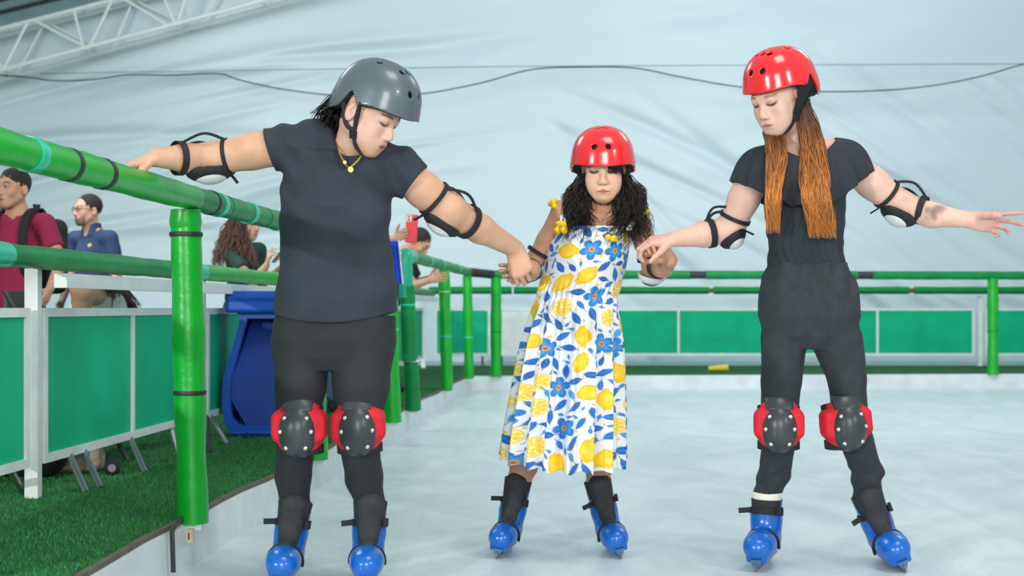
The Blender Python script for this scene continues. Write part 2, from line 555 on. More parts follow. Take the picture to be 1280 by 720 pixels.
tag(MB().bar((XF(5.5) + .10, 5.5, .985), (XF(17.9) + .10, 17.9, .985), 0.05, 0.055).build('beam', M_WHITE),
    'long white beam under the lower green handrail on the left', 'beam')


# ------------------------------------------------------------------ white barriers with green sheets
def barrier(A, B, label, group, z0=0.28, z1=0.88, sheet=True, legs=(), post_at=None, mid=True):
    A, B = Vector(A), Vector(B)
    d = (B - A).normalized()
    e = empty('barrier', (A + B) / 2, label, 'barrier', group)
    t = 0.034
    f = MB()
    up = Vector((0, 0, 1))
    f.bar(A + up * (z1 - t / 2), B + up * (z1 - t / 2), 0.035, t)
    f.bar(A + up * (z0 + t / 2), B + up * (z0 + t / 2), 0.035, t)
    for q in (A + d * t / 2, B - d * t / 2):
        f.bar(q + up * (z0 + t), q + up * (z1 - t), 0.035, t, up=d)
    M_ = (A + B) / 2
    if mid:
        f.bar(M_ + up * (z0 + t), M_ + up * (z1 - t), 0.034, t * .85, up=d)
    f.build('frame', M_WHITE, e)
    halves = ((A + d * t, M_ - d * t * .4), (M_ + d * t * .4, B - d * t)) if mid else ((A + d * t, B - d * t),)
    for a_, b_ in halves:
        MB().bar(a_ + up * ((z0 + z1) / 2), b_ + up * ((z0 + z1) / 2), 0.012, z1 - z0 - 2 * t + .004).build('panel_sheet', M_SHEET if sheet else M_WHITE, e)
    if post_at is not None:
        q = Vector(post_at)
        MB().bar(q + up * (TZ - .01), q + up * 1.03, 0.05, 0.05, up=Vector((1, 0, 0))).build('post', M_WHITE, e)
    if not legs and post_at is None:
        nb = Vector((-d.y, d.x, 0))
        legs = [(q + up * (z0 + .02), q + nb * .10 + up * TZ, M_LEG) for q in (A + d * .1, B - d * .1)]
    for p0, p1, mm in legs:
        MB().tube([p0, p1], 0.0135, 8).build('leg', mm, e, True)
    return e


def FPt(Y, dx=0.0): return (XF(Y) + dx, Y, 0)
def Fx(px, dx=0.0):
    Y = 2.17 * FPX / (753 - px)
    return Vector((XF(Y), Y, .29))
def G(px, py, z=TZ): 
    Y = FPX * (CH - z) / (py - HY)
    return Vector(((px - CX) * Y / FPX, Y, z))


def lg(px, pb, yb, m=M_LEG): return (Fx(px), G(pb, yb), m)


LBG = 'white barriers with green sheets along the left walkway'
barrier(FPt(3.0), FPt(5.42), 'nearest white-framed green barrier, cut off by the left photo edge', None, legs=[(Fx(12), G(31, 618), M_LEG)])
barrier(FPt(5.56), FPt(7.68), 'white-framed green barrier just left of the nearest green post', None, post_at=FPt(5.49),
        legs=[lg(86, 108, 616), lg(104, 126, 610), lg(162, 182, 591), lg(213, 222, 566)])
barrier(FPt(7.86), FPt(10.0), 'white-framed green barrier behind the blue plastic bin', None, post_at=FPt(7.77),
        legs=[lg(262, 285, 556), lg(258, 262, 566, M_DLEG), lg(300, 310, 549, M_DLEG)])
barrier(FPt(10.15), FPt(12.3), 'green barrier along the left walkway behind the grey-helmeted woman', LBG, post_at=FPt(10.08))
barrier(FPt(12.45), FPt(14.6), 'green barrier along the left walkway behind the grey-helmeted woman', LBG, post_at=FPt(12.38))
barrier(FPt(14.75), FPt(17.3), 'green barrier at the far left corner, behind the teal railing elbow', None, post_at=FPt(17.45), legs=[])
# dark legs are barrier struts whose shade is put into darker steel
BYF = 18.02
def bx(px): return ((px - CX) * BYF / FPX, BYF, 0)
BBG = None
barrier(bx(543), bx(613), 'short green barrier in the far corner, between the far green posts', BBG, mid=False)
barrier(bx(617), bx(722), 'plain white barrier at the far end, left of the girl', BBG, sheet=False, mid=False)
barrier(bx(726), bx(970), 'far green barrier between the girl and the red-haired woman', BBG)
barrier(bx(975), bx(1218), 'far green barrier at the right hand of the red-haired woman', BBG, post_at=(bx(1224)[0], BYF - .02, 0))
barrier(bx(1231), bx(1480), 'far green barrier at the right photo edge', BBG)

# ------------------------------------------------------------------ turf pile
def blades(n, ylo, yhi, h):
    Y = ylo + (yhi - ylo) * rng.random(n) ** 1.6
    x0 = np.where(Y < 15.3, XF(Y) - 0.9, -1.4)
    X = x0 + (XR(Y) - 0.035 - x0) * rng.random(n)
    ang = rng.random(n) * 6.283
    wd = 0.0016 + 0.0012 * rng.random(n)
    hh = h * (0.6 + 0.7 * rng.random(n))
    lx, ly = rng.normal(0, .35, n) * hh, rng.normal(0, .35, n) * hh
    b = np.stack([X, Y, np.full(n, TZ - 0.001)], -1)
    dx = np.stack([np.cos(ang) * wd, np.sin(ang) * wd, np.zeros(n)], -1)
    tip = b + np.stack([lx, ly, hh], -1)
    V = np.stack([b - dx, b + dx, tip], 1).reshape(-1, 3)
    c = np.array(lin((40, 126, 62)))[None] * (0.55 + 0.9 * rng.random((n, 1)))
    c = np.repeat(c, 3, 0)
    return V, np.arange(3 * n).reshape(-1, 3), c


V_, F_, C_ = blades(110000, 3.4, 13.0, 0.012)
tag(mesh_obj('artificial_grass', V_, F_, M_BLADE, smooth=False, cols=C_), 'short green artificial grass pile on the walkway left of the rink', 'grass', kind='stuff')

# ------------------------------------------------------------------ small things at the kerb
k0 = P(243, 660, 4.87)
wb = empty('wooden_wedge', (XR(4.8) + .03, 4.8, 0.09), 'small raw wood wedge with a dark mark, under the nearest green post', 'wedge')
q = Vector((XR(4.8) + .022, 4.8, .125))
MB().box((q.x - .002, q.y - .018, q.z - .022), (q.x + .02, q.y + .018, q.z + .018)).build('block', M_WOOD, wb)
MB().box((q.x + .006, q.y - .0195, q.z - .014), (q.x + .011, q.y - .0175, q.z + .008)).build('mark', M_INK, wb)
ob = XR(4.62)
tag(MB().tube(smooth_path([(ob - .0, 4.86, TZ + .012), (ob + .012, 4.72, TZ + .010), (ob + .018, 4.65, TZ + .002), (ob + .022, 4.635, TZ - .03), (ob + .026, 4.63, 0.03)], 5), .008, 8)
    .build('drain_pipe', mat('black_pipe', (44, 46, 50), .5), None, True), 'bent black pipe running over the kerb beside the nearest green post', 'pipe')
yc_ = empty('plastic_cup', P(900, 459, 16.2), 'small yellow plastic cup lying on the far turf edge', 'cup')
q = Vector((P(900, 0, 16.35).x, 16.35, TZ + .045))
MB().tube([q + Vector((-.13, 0, -.012)), q + Vector((.08, .0, .0))], [.028, .045], 14).build('cup_body', mat('yellow_plastic', (214, 208, 60), .4), yc_, True)
MB().tube([q + Vector((.078, 0, 0)), q + Vector((.088, 0, 0))], [.048, .048], 14).build('cup_rim', mat('yellow_plastic', (214, 208, 60), .4), yc_, True)

# ------------------------------------------------------------------ implicit surfaces for bodies and clothing
class Field:
    """Signed distance grid built from smooth unions of limbs and ellipsoids; mesh() polygonises it."""

    def __init__(self, lo, hi, h):
        lo, hi = np.minimum(np.array(lo), np.array(hi)), np.maximum(np.array(lo), np.array(hi))
        self.lo = lo.astype(np.float32)
        self.h = h
        self.n = np.maximum(4, np.ceil((np.array(hi) - np.array(lo)) / h).astype(int) + 1)
        self.g = np.full(self.n, 0.06, dtype=np.float32)

    def sub(self, lo, hi):
        i0 = np.clip(np.floor((np.array(lo) - self.lo) / self.h).astype(int), 0, self.n)
        i1 = np.clip(np.ceil((np.array(hi) - self.lo) / self.h).astype(int) + 1, 0, self.n)
        if np.any(i1 <= i0):
            return None
        ax = [(self.lo[k] + self.h * np.arange(i0[k], i1[k])).astype(np.float32) for k in range(3)]
        sl = tuple(slice(i0[k], i1[k]) for k in range(3))
        return sl, ax[0][:, None, None], ax[1][None, :, None], ax[2][None, None, :]

    def put(self, sl, d, k, op):
        g = self.g[sl]
        if op == 'u':
            r = np.minimum(g, d)
            if k > 0:
                q = np.maximum(k - np.abs(g - d), 0) / k
                r = r - q * q * k * 0.25
        elif op == 's':
            d = -d
            r = np.maximum(g, d)
            if k > 0:
                q = np.maximum(k - np.abs(g - d), 0) / k
                r = r + q * q * k * 0.25
        else:
            r = np.maximum(g, d)
        self.g[sl] = r

    def cone(self, a, b, ra, rb, k=0.015, op='u', sq=None):
        """Tapered capsule; sq = (direction, factor) flattens the section along a direction."""
        a = np.array(a, dtype=np.float32); b = np.array(b, dtype=np.float32)
        m = max(ra, rb) + k + 0.02
        q = self.sub(np.minimum(a, b) - m, np.maximum(a, b) + m)
        if q is None: return self
        sl, x, y, z = q
        ab = b - a
        L2 = float(ab @ ab) + 1e-12
        t = np.clip(((x - a[0]) * ab[0] + (y - a[1]) * ab[1] + (z - a[2]) * ab[2]) / L2, 0, 1)
        dx, dy, dz = x - a[0] - t * ab[0], y - a[1] - t * ab[1], z - a[2] - t * ab[2]
        if sq is not None:
            s = np.array(Vector(sq[0]).normalized()); f = 1 / sq[1] - 1
            w_ = dx * s[0] + dy * s[1] + dz * s[2]
            dx, dy, dz = dx + w_ * s[0] * f, dy + w_ * s[1] * f, dz + w_ * s[2] * f
        self.put(sl, np.sqrt(dx * dx + dy * dy + dz * dz) - (ra + t * (rb - ra)), k, op)
        return self

    def chain(self, pts, rs, k=0.015, op='u', sq=None):
        for i in range(len(pts) - 1):
            self.cone(pts[i], pts[i + 1], rs[i], rs[i + 1], k, op, sq)
        return self

    def ell(self, c, r, k=0.015, op='u', R=None):
        """Ellipsoid; R = three axes (rows) in world space."""
        c = np.array(c, dtype=np.float32)
        m = max(r) + k + 0.02
        q = self.sub(c - m, c + m)
        if q is None: return self
        sl, x, y, z = q
        x, y, z = x - c[0], y - c[1], z - c[2]
        if R is not None:
            A = [np.array(v) for v in R]
            x, y, z = (x * A[0][0] + y * A[0][1] + z * A[0][2]), (x * A[1][0] + y * A[1][1] + z * A[1][2]), (x * A[2][0] + y * A[2][1] + z * A[2][2])
        k0 = np.sqrt((x / r[0]) ** 2 + (y / r[1]) ** 2 + (z / r[2]) ** 2)
        k1 = np.sqrt((x / r[0] ** 2) ** 2 + (y / r[1] ** 2) ** 2 + (z / r[2] ** 2) ** 2) + 1e-9
        self.put(sl, k0 * (k0 - 1) / k1, k, op)
        return self

    def sell(self, c, r, e, k=0.0, op='u', R=None):
        """Superellipsoid: a boxier ellipsoid."""
        c = np.array(c, dtype=np.float32)
        m = max(r) + k + 0.02
        sl, x, y, z = self.sub(c - m, c + m)
        x, y, z = x - c[0], y - c[1], z - c[2]
        A = [np.array(v) for v in R]
        x, y, z = (x * A[0][0] + y * A[0][1] + z * A[0][2]), (x * A[1][0] + y * A[1][1] + z * A[1][2]), (x * A[2][0] + y * A[2][1] + z * A[2][2])
        q = (np.abs(x / r[0]) ** e + np.abs(y / r[1]) ** e + np.abs(z / r[2]) ** e) ** (1 / e)
        self.put(sl, (q - 1) * min(r), k, op)
        return self

    def box(self, c, r, rad, k=0.0, op='u', R=None):
        c = np.array(c, dtype=np.float32)
        m = float(np.linalg.norm(r)) + rad + k + 0.02
        q = self.sub(c - m, c + m)
        if q is None: return self
        sl, x, y, z = q
        x, y, z = x - c[0], y - c[1], z - c[2]
        if R is not None:
            A = [np.array(v) for v in R]
            x, y, z = (x * A[0][0] + y * A[0][1] + z * A[0][2]), (x * A[1][0] + y * A[1][1] + z * A[1][2]), (x * A[2][0] + y * A[2][1] + z * A[2][2])
        ax, ay, az = np.abs(x) - r[0] + rad, np.abs(y) - r[1] + rad, np.abs(z) - r[2] + rad
        d = np.sqrt(np.maximum(ax, 0) ** 2 + np.maximum(ay, 0) ** 2 + np.maximum(az, 0) ** 2) + np.minimum(np.maximum(ax, np.maximum(ay, az)), 0) - rad
        self.put(sl, d, k, op)
        return self

    def loft(self, rows, k=0.02, op='u', e=2.4):
        """rows: (z, cx, cy, rx, ry) bottom to top; superelliptic sections, flat ends."""
        rows = sorted(rows)
        R = np.array(rows, dtype=np.float32)
        zz = R[:, 0]
        lo = [(R[:, 1] - R[:, 3]).min() - k - .02, (R[:, 2] - R[:, 4]).min() - k - .02, zz[0] - .02 - k]
        hi = [(R[:, 1] + R[:, 3]).max() + k + .02, (R[:, 2] + R[:, 4]).max() + k + .02, zz[-1] + .02 + k]
        q = self.sub(lo, hi)
        if q is None: return self
        sl, x, y, z = q
        f = lambda j: np.interp(z.ravel(), zz, R[:, j])[None, None, :].astype(np.float32)
        cx, cy, rx, ry = f(1), f(2), f(3), f(4)
        nrm = (np.abs((x - cx) / rx) ** e + np.abs((y - cy) / ry) ** e) ** (1 / e)
        d = (nrm - 1) * np.minimum(rx, ry)
        d = np.maximum(d, np.maximum(zz[0] - z, z - zz[-1]))
        self.put(sl, d, k, op)
        return self

    def cut(self, p, n, lo=None, hi=None, k=0.0):
        """Removes what lies on the side n points to, inside the box lo-hi."""
        q = self.sub(self.lo if lo is None else lo, self.lo + self.n * self.h if hi is None else hi)
        if q is None: return self
        sl, x, y, z = q
        n = Vector(n).normalized()
        d = (x - p[0]) * n[0] + (y - p[1]) * n[1] + (z - p[2]) * n[2]
        self.g[sl] = np.maximum(self.g[sl], d)
        return self

    def disp(self, fn, lo=None, hi=None):
        q = self.sub(self.lo if lo is None else lo, self.lo + self.n * self.h if hi is None else hi)
        sl, x, y, z = q
        self.g[sl] = self.g[sl] + fn(x, y, z).astype(np.float32)
        return self

    def mesh(self):
        g, lo, h = self.g, self.lo, self.h
        g[0], g[-1], g[:, 0], g[:, -1], g[:, :, 0], g[:, :, -1] = 1, 1, 1, 1, 1, 1
        s = g < 0
        c = np.zeros(tuple(n - 1 for n in g.shape), dtype=np.int8)
        offs = [(i, j, k) for i in (0, 1) for j in (0, 1) for k in (0, 1)]
        for i, j, k in offs:
            c += s[i:s.shape[0] - 1 + i, j:s.shape[1] - 1 + j, k:s.shape[2] - 1 + k]
        act = (c > 0) & (c < 8)
        idx = np.argwhere(act)
        gid = np.full(act.shape, -1, dtype=np.int32)
        gid[act] = np.arange(len(idx))
        acc = np.zeros((len(idx), 3)); cnt = np.zeros(len(idx))
        val = {o: g[idx[:, 0] + o[0], idx[:, 1] + o[1], idx[:, 2] + o[2]] for o in offs}
        for o in offs:
            for ax in range(3):
                if o[ax] == 0:
                    o2 = list(o); o2[ax] = 1; o2 = tuple(o2)
                    va, vb = val[o], val[o2]
                    m = (va < 0) != (vb < 0)
                    t = np.where(m, va / np.where(m, va - vb, 1), 0)
                    p = np.array(o, dtype=float)[None].repeat(len(idx), 0)
                    p[:, ax] += t
                    acc += p * m[:, None]; cnt += m
        V = lo + (idx + acc / cnt[:, None]) * h
        Q = []
        for ax in range(3):
            b, cc = (ax + 1) % 3, (ax + 2) % 3
            A = [slice(None)] * 3
            n_ = s.shape
            sa = [slice(1, -1)] * 3; sb = [slice(1, -1)] * 3
            sa[ax] = slice(0, n_[ax] - 1); sb[ax] = slice(1, n_[ax])
            u, v = s[tuple(sa)], s[tuple(sb)]
            for inside in (True, False):
                e = np.argwhere((u != v) & (u == inside))
                if not len(e): continue
                base = e.copy(); base[:, b] += 1; base[:, cc] += 1
                def gi(db, dc):
                    q = base.copy(); q[:, b] += db; q[:, cc] += dc
                    return gid[q[:, 0], q[:, 1], q[:, 2]]
                quad = np.stack([gi(-1, -1), gi(0, -1), gi(0, 0), gi(-1, 0)], -1)
                Q.append(quad if inside else quad[:, ::-1])
        Q = np.concatenate(Q)
        Q = Q[(Q >= 0).all(1)]
        return V, Q

    def build(self, name, m, parent, cols=None):
        V, Q = self.mesh()
        return mesh_obj(name, V, Q, m, parent, True, cols=None if cols is None else cols(V))


def basis(f, up=(0, 0, 1), roll=0.0):
    """(right, forward, up) of a figure facing f."""
    f = Vector(f).normalized()
    u = Vector(up) - f * Vector(up).dot(f)
    u.normalize()
    r = f.cross(u)
    if roll:
        M = Matrix.Rotation(roll, 3, f)
        u, r = M @ u, M @ r
    return r, f, u


class Head:
    def __init__(self, o, f, roll=0.0, s=1.0, child=False, male=False, hfrac=None):
        self.o = Vector(o); self.r, self.f, self.u = basis(f, roll=roll); self.s = s
        self.child, self.male = child, male

    def at(self, x, y, z):
        return self.o + (self.r * x + self.f * y + self.u * z) * self.s

    def add(self, S):
        s = self.s
        R = (self.r, self.f, self.u)
        E = lambda c, r, k=0.012, op='u': S.ell(self.at(*c), [q * s for q in r], k * s, op, R)
        C = lambda a, b, ra, rb, k=0.012, op='u': S.cone(self.at(*a), self.at(*b), ra * s, rb * s, k * s, op)
        ch = self.child
        E((0, -.012, .035), (.075, .094, .084))
        E((0, .030, -.022), (.057, .060, .076) if not ch else (.057, .058, .070), .03)
        E((0, .064, -.095), (.027, .022, .019) if not ch else (.020, .020, .017), .032)
        for q in (-1, 1):
            C((q * (.050 if self.male else .045 if not ch else .040), .004, -.052), (q * (.019 if self.male else .0145), .060, -.094), .018, .016, .03)
            E((q * .036, .058, -.030), (.024, .021, .024), .022)
            if not self.male:
                E((q * .031, .050, -.060), (.023, .023, .026), .03)
            E((q * .031, .096, .003), (.0165, .013, .0095), .014, 's')
            E((q * .031, .0745, .000), (.0145, .0135, .0125), .005)
            E((q * .0775, -.014, -.012), (.010, .019, .031), .006)
            E((q * .084, -.004, -.008), (.006, .009, .017), .004, 's')
            E((q * .0115, .096, -.038), (.0085, .010, .0075), .008)
        C((-.030, .079, .021), (.030, .079, .021), .013 if not self.male else .015, .013 if not self.male else .015, .022)
        C((0, .085, .006), (0, .106, -.033), .0075, .0105 if not ch else .0095, .014)
        E((0, .074, -.064), (.030, .021, .022) if not ch else (.024, .018, .019), .02)
        C((-.019, .0885, -.0655), (.019, .0885, -.0655), .0055, .0055, .008)
        C((-.014, .0885, -.0745), (.014, .0885, -.0745), .0062, .0062, .008)
        E((0, .101, -.0700), (.026, .006, .0016), .003, 's')
        return self

    def paint(self, V, c, lip=(0.42, 0.13, 0.12), brow=(0.03, 0.02, 0.015), eyes_open=False, blush=0.10, beard=None, browh=.0235):
        """Skin colour details: lips, brows, lashes, eyes."""
        q = (V - np.array(self.o)) / self.s
        X, Y, Z = q @ np.array(self.r), q @ np.array(self.f), q @ np.array(self.u)
        front = Y > 0.045

        def mix(m, col):
            m = np.clip(m, 0, 1) * front
            c[:] = c * (1 - m[:, None]) + np.array(col) * m[:, None]
        sm = lambda d, a, b: 1 - np.clip((d - a) / (b - a), 0, 1)
        ax = np.abs(X)
        if beard is not None:
            d = np.maximum(0, -(Z + .052)) / .02
            m = np.clip(d, 0, 1) * (Y > .02) + np.clip(1 - np.abs(Z + .054) / .006, 0, 1) * (ax < .026)
            mix(m * .75, beard)
        if blush:
            mix(blush * sm(np.hypot((ax - .04) / .022, (Z + .03) / .02), .3, 1.2), (0.62, 0.18, 0.14))
            mix(blush * sm(np.hypot(ax / .012, (Z + .034) / .012), .3, 1.2), (0.62, 0.2, 0.16))
        mix(.85 * sm(np.hypot(ax / .0235, (Z + .070) / (.0105 * (1 - np.clip(ax / .03, 0, .8)))), .75, 1.15), lip)
        mix(.8 * sm(np.abs(Z + .070) / .0016, .6, 1.4) * (ax < .023), (0.10, 0.03, 0.03))
        arc = browh + .004 * (1 - ((ax - .034) / .018) ** 2)
        mix(.8 * sm(np.abs(Z - arc) / .0048, .5, 1.3) * sm(np.abs(ax - .033) / .017, .8, 1.1), brow)
        if eyes_open:
            e = np.hypot((ax - .031) / .0125, (Z - .0005) / .0052)
            mix(sm(e, .85, 1.1), (0.55, 0.5, 0.47))
            mix(sm(np.hypot(ax - .031, Z - .001) / .005, .8, 1.2) * (np.abs(Z) < .0055), (0.02, 0.012, 0.01))
            mix(.8 * sm(np.abs(Z - .0055) / .002, .5, 1.3) * sm(np.abs(ax - .031) / .014, .8, 1.1), (0.03, 0.02, 0.02))
        else:
            lz = -.0045 + .003 * ((ax - .031) / .013) ** 2
            mix(.95 * sm(np.abs(Z - lz) / (.0055 if self.child else .0045), .5, 1.4) * sm(np.abs(ax - .031) / .0165, .8, 1.15), (0.02, 0.015, 0.015))
            mix(.35 * sm(np.hypot((ax - .031) / .017, (Z - .004) / .009), .5, 1.2), (0.26, 0.13, 0.10))  # lid shading painted into the skin colour
        mix(.7 * sm(np.hypot((ax - .0085) / .004, (Z + .0445) / .0025), .6, 1.2), (0.12, 0.05, 0.04))
        return c


def hand(S, w, d, n, left, s=1.0, curl=((20, 30, 20),) * 4, thumb=(0.55, 0.75, 0.25), spread=0.10, r=1.0, nails=None, tbend=0.5):
    """Palm, four fingers of different length and a thumb. w wrist, d finger direction, n palm side."""
    w, d = Vector(w), Vector(d).normalized()
    n = Vector(n); n = (n - d * n.dot(d)).normalized()
    t = (n.cross(d) if left else d.cross(n)).normalized()
    lat = (.030, .0105, -.0095, -.028)
    for i, x in enumerate(lat):                    # metacarpals make the palm
        a = w + (d * .012 + t * x * .55) * s
        b = w + (d * (.086, .090, .085, .077)[i] + t * x) * s
        S.cone(a, b, .0135 * s, (.0112, .0112, .0108, .0100)[i] * s * r, .016 * s)
    S.ell(w + (d * .045 - n * 0 + n * .004) * s, (.036 * s, .043 * s, .015 * s), .012 * s, 'u', (t, d, n))
    L = ((.042, .026, .021), (.046, .030, .022), (.043, .028, .022), (.033, .021, .019))
    tips = []
    for i, x in enumerate(lat):
        p = w + (d * (.088, .092, .087, .078)[i] + t * x) * s
        ax = t
        q = (d + t * (x * spread / .03)).normalized()
        m = n
        rr = [(.0090, .0080, .0074, .0064), (.0092, .0082, .0075, .0065), (.0088, .0078, .0072, .0062), (.0078, .0070, .0064, .0056)][i]
        ang = 0
        for j in range(3):
            ang += math.radians(curl[i][j])
            v = (q * math.cos(ang) + m * math.sin(ang)).normalized()
            e = p + v * L[i][j] * s
            S.cone(p, e, rr[j] * s * r, rr[j + 1] * s * r, .003 * s)
            p = e
        tips.append((p, v, (m * math.cos(ang) - q * math.sin(ang))))
    b0 = w + (d * .022 + t * .020 + n * .006) * s
    tv = (d * thumb[0] + t * thumb[1] + n * thumb[2]).normalized()
    b1 = b0 + tv * .042 * s
    tv2 = (tv + d * .35 + n * tbend * .5).normalized()
    b2 = b1 + tv2 * .032 * s
    tv3 = (tv2 + d * .25 + n * tbend * .6).normalized()
    b3 = b2 + tv3 * .024 * s
    S.chain([b0, b1, b2, b3], [.0150 * s, .0112 * s * r, .0098 * s * r, .0078 * s * r], .008 * s)
    tips.append((b3, tv3, -n))
    return tips


def skin_cols(V, base, vary=0.05):
    c = np.tile(np.array(lin(base)), (len(V), 1))
    m = 1 + vary * np.sin(V[:, 0] * 31 + 1.3) * np.sin(V[:, 2] * 27) + vary * .6 * np.sin(V[:, 0] * 83 + V[:, 1] * 61) * np.sin(V[:, 2] * 71)
    return c * m[:, None]


def blob(V, c, p, r, col, a=1.0, soft=0.4):
    d = np.linalg.norm(V - np.array(p), axis=1) / r
    m = a * np.clip((1 - d) / soft, 0, 1)
    c[:] = c * (1 - m[:, None]) + np.array(lin(col)) * m[:, None]


def strands(name, m, parent, paths, r0, cols, n=4, tip=0.25):
    """Hair locks: one mesh of tapered tubes; cols(t, i) gives the colour along lock i."""
    Vs, Fs, Cs = [], [], []
    base = 0
    for i, pts in enumerate(paths):
        pts = np.array(pts)
        k = len(pts)
        T = np.gradient(pts, axis=0)
        T /= np.linalg.norm(T, axis=1)[:, None] + 1e-9
        ref = np.array([0.3, 1, 0.1]); 
        Sd = np.cross(T, ref); Sd /= np.linalg.norm(Sd, axis=1)[:, None] + 1e-9
        U = np.cross(Sd, T)
        t = np.linspace(0, 1, k)
        rr = (r0[i] if hasattr(r0, '__len__') else r0) * np.minimum(1, .55 + t * 4) * (1 - (1 - tip) * np.clip((t - .45) / .55, 0, 1) ** 1.5)
        a = np.arange(n) * 2 * np.pi / n
        ring = pts[:, None] + rr[:, None, None] * (np.cos(a)[None, :, None] * Sd[:, None] + np.sin(a)[None, :, None] * U[:, None])
        Vs.append(ring.reshape(-1, 3))
        ii, kk = np.meshgrid(np.arange(k - 1), np.arange(n), indexing='ij')
        q = np.stack([ii * n + kk, ii * n + (kk + 1) % n, (ii + 1) * n + (kk + 1) % n, (ii + 1) * n + kk], -1).reshape(-1, 4) + base
        Fs.append(q)
        Cs.append(np.repeat(np.array([cols(x, i) for x in t]), n, 0))
        base += k * n
    return mesh_obj(name, np.concatenate(Vs), np.concatenate(Fs), m, parent, True, cols=np.concatenate(Cs))


def interp(pts, k):
    """k points along a smooth path."""
    p = smooth_path(pts, 6)
    p = np.array([tuple(v) for v in p])
    t = np.linspace(0, len(p) - 1, k)
    i = np.minimum(t.astype(int), len(p) - 2)
    return p[i] + (p[i + 1] - p[i]) * (t - i)[:, None]


M_SKIN = mat('skin', (205, 165, 140), 0.5, vcol=True, sss=0.12, vary=0.06, scale=40, bump=0.04, bscale=260, spec=0.35)
M_HAIR = mat('hair', (30, 24, 22), 0.42, vcol=True, spec=0.4)
M_SHELLR = mat('red_helmet_shell', (226, 34, 40), 0.22, coat=0.6, vary=0.04, scale=4)
M_SHELLG = mat('grey_helmet_shell', (88, 102, 108), 0.36, metal=0.1, coat=0.3, vary=0.05, scale=4)
M_FOAM = mat('black_foam', (22, 24, 27), 0.8)
M_STRAP = mat('black_webbing', (30, 32, 36), 0.75, vary=0.2, scale=60)
M_BOOT = mat('blue_boot', (8, 98, 192), 0.28, vary=0.10, scale=9, coat=0.3)
M_CUFF = mat('black_boot_liner', (40, 44, 48), 0.75, vary=0.25, scale=40, bump=0.2, bscale=120)
M_STEEL = mat('blade_steel', (150, 160, 168), 0.25, metal=0.9)
M_HOLD = mat('blue_holder', (70, 110, 150), 0.35)
M_PADRED = mat('red_pad_fabric', (214, 26, 44), 0.75, vary=0.15, scale=30, bump=0.15, bscale=120)
M_CAP = mat('dark_knee_cap', (56, 64, 68), 0.35, vary=0.2, scale=16)
M_RIVET = mat('rivet', (206, 206, 196), 0.3, metal=0.5)
M_SHIRT = mat('charcoal_jersey', (44, 53, 64), 0.85, vary=0.16, scale=10, bump=0.35, bscale=260)
M_LEGG = mat('black_leggings', (36, 40, 45), 0.8, vary=0.15, scale=14, bump=0.25, bscale=240)
M_TOP = mat('black_top', (38, 47, 54), 0.85, vary=0.18, scale=12, bump=0.3, bscale=260)
M_JEAN = mat('black_denim', (44, 52, 58), 0.85, vary=0.22, scale=26, bump=0.3, bscale=260)
M_GOLD = mat('gold', (222, 190, 110), 0.3, metal=0.9)
M_PADW = mat('white_pad_shell', (214, 220, 220), 0.4, vary=0.08, scale=20)


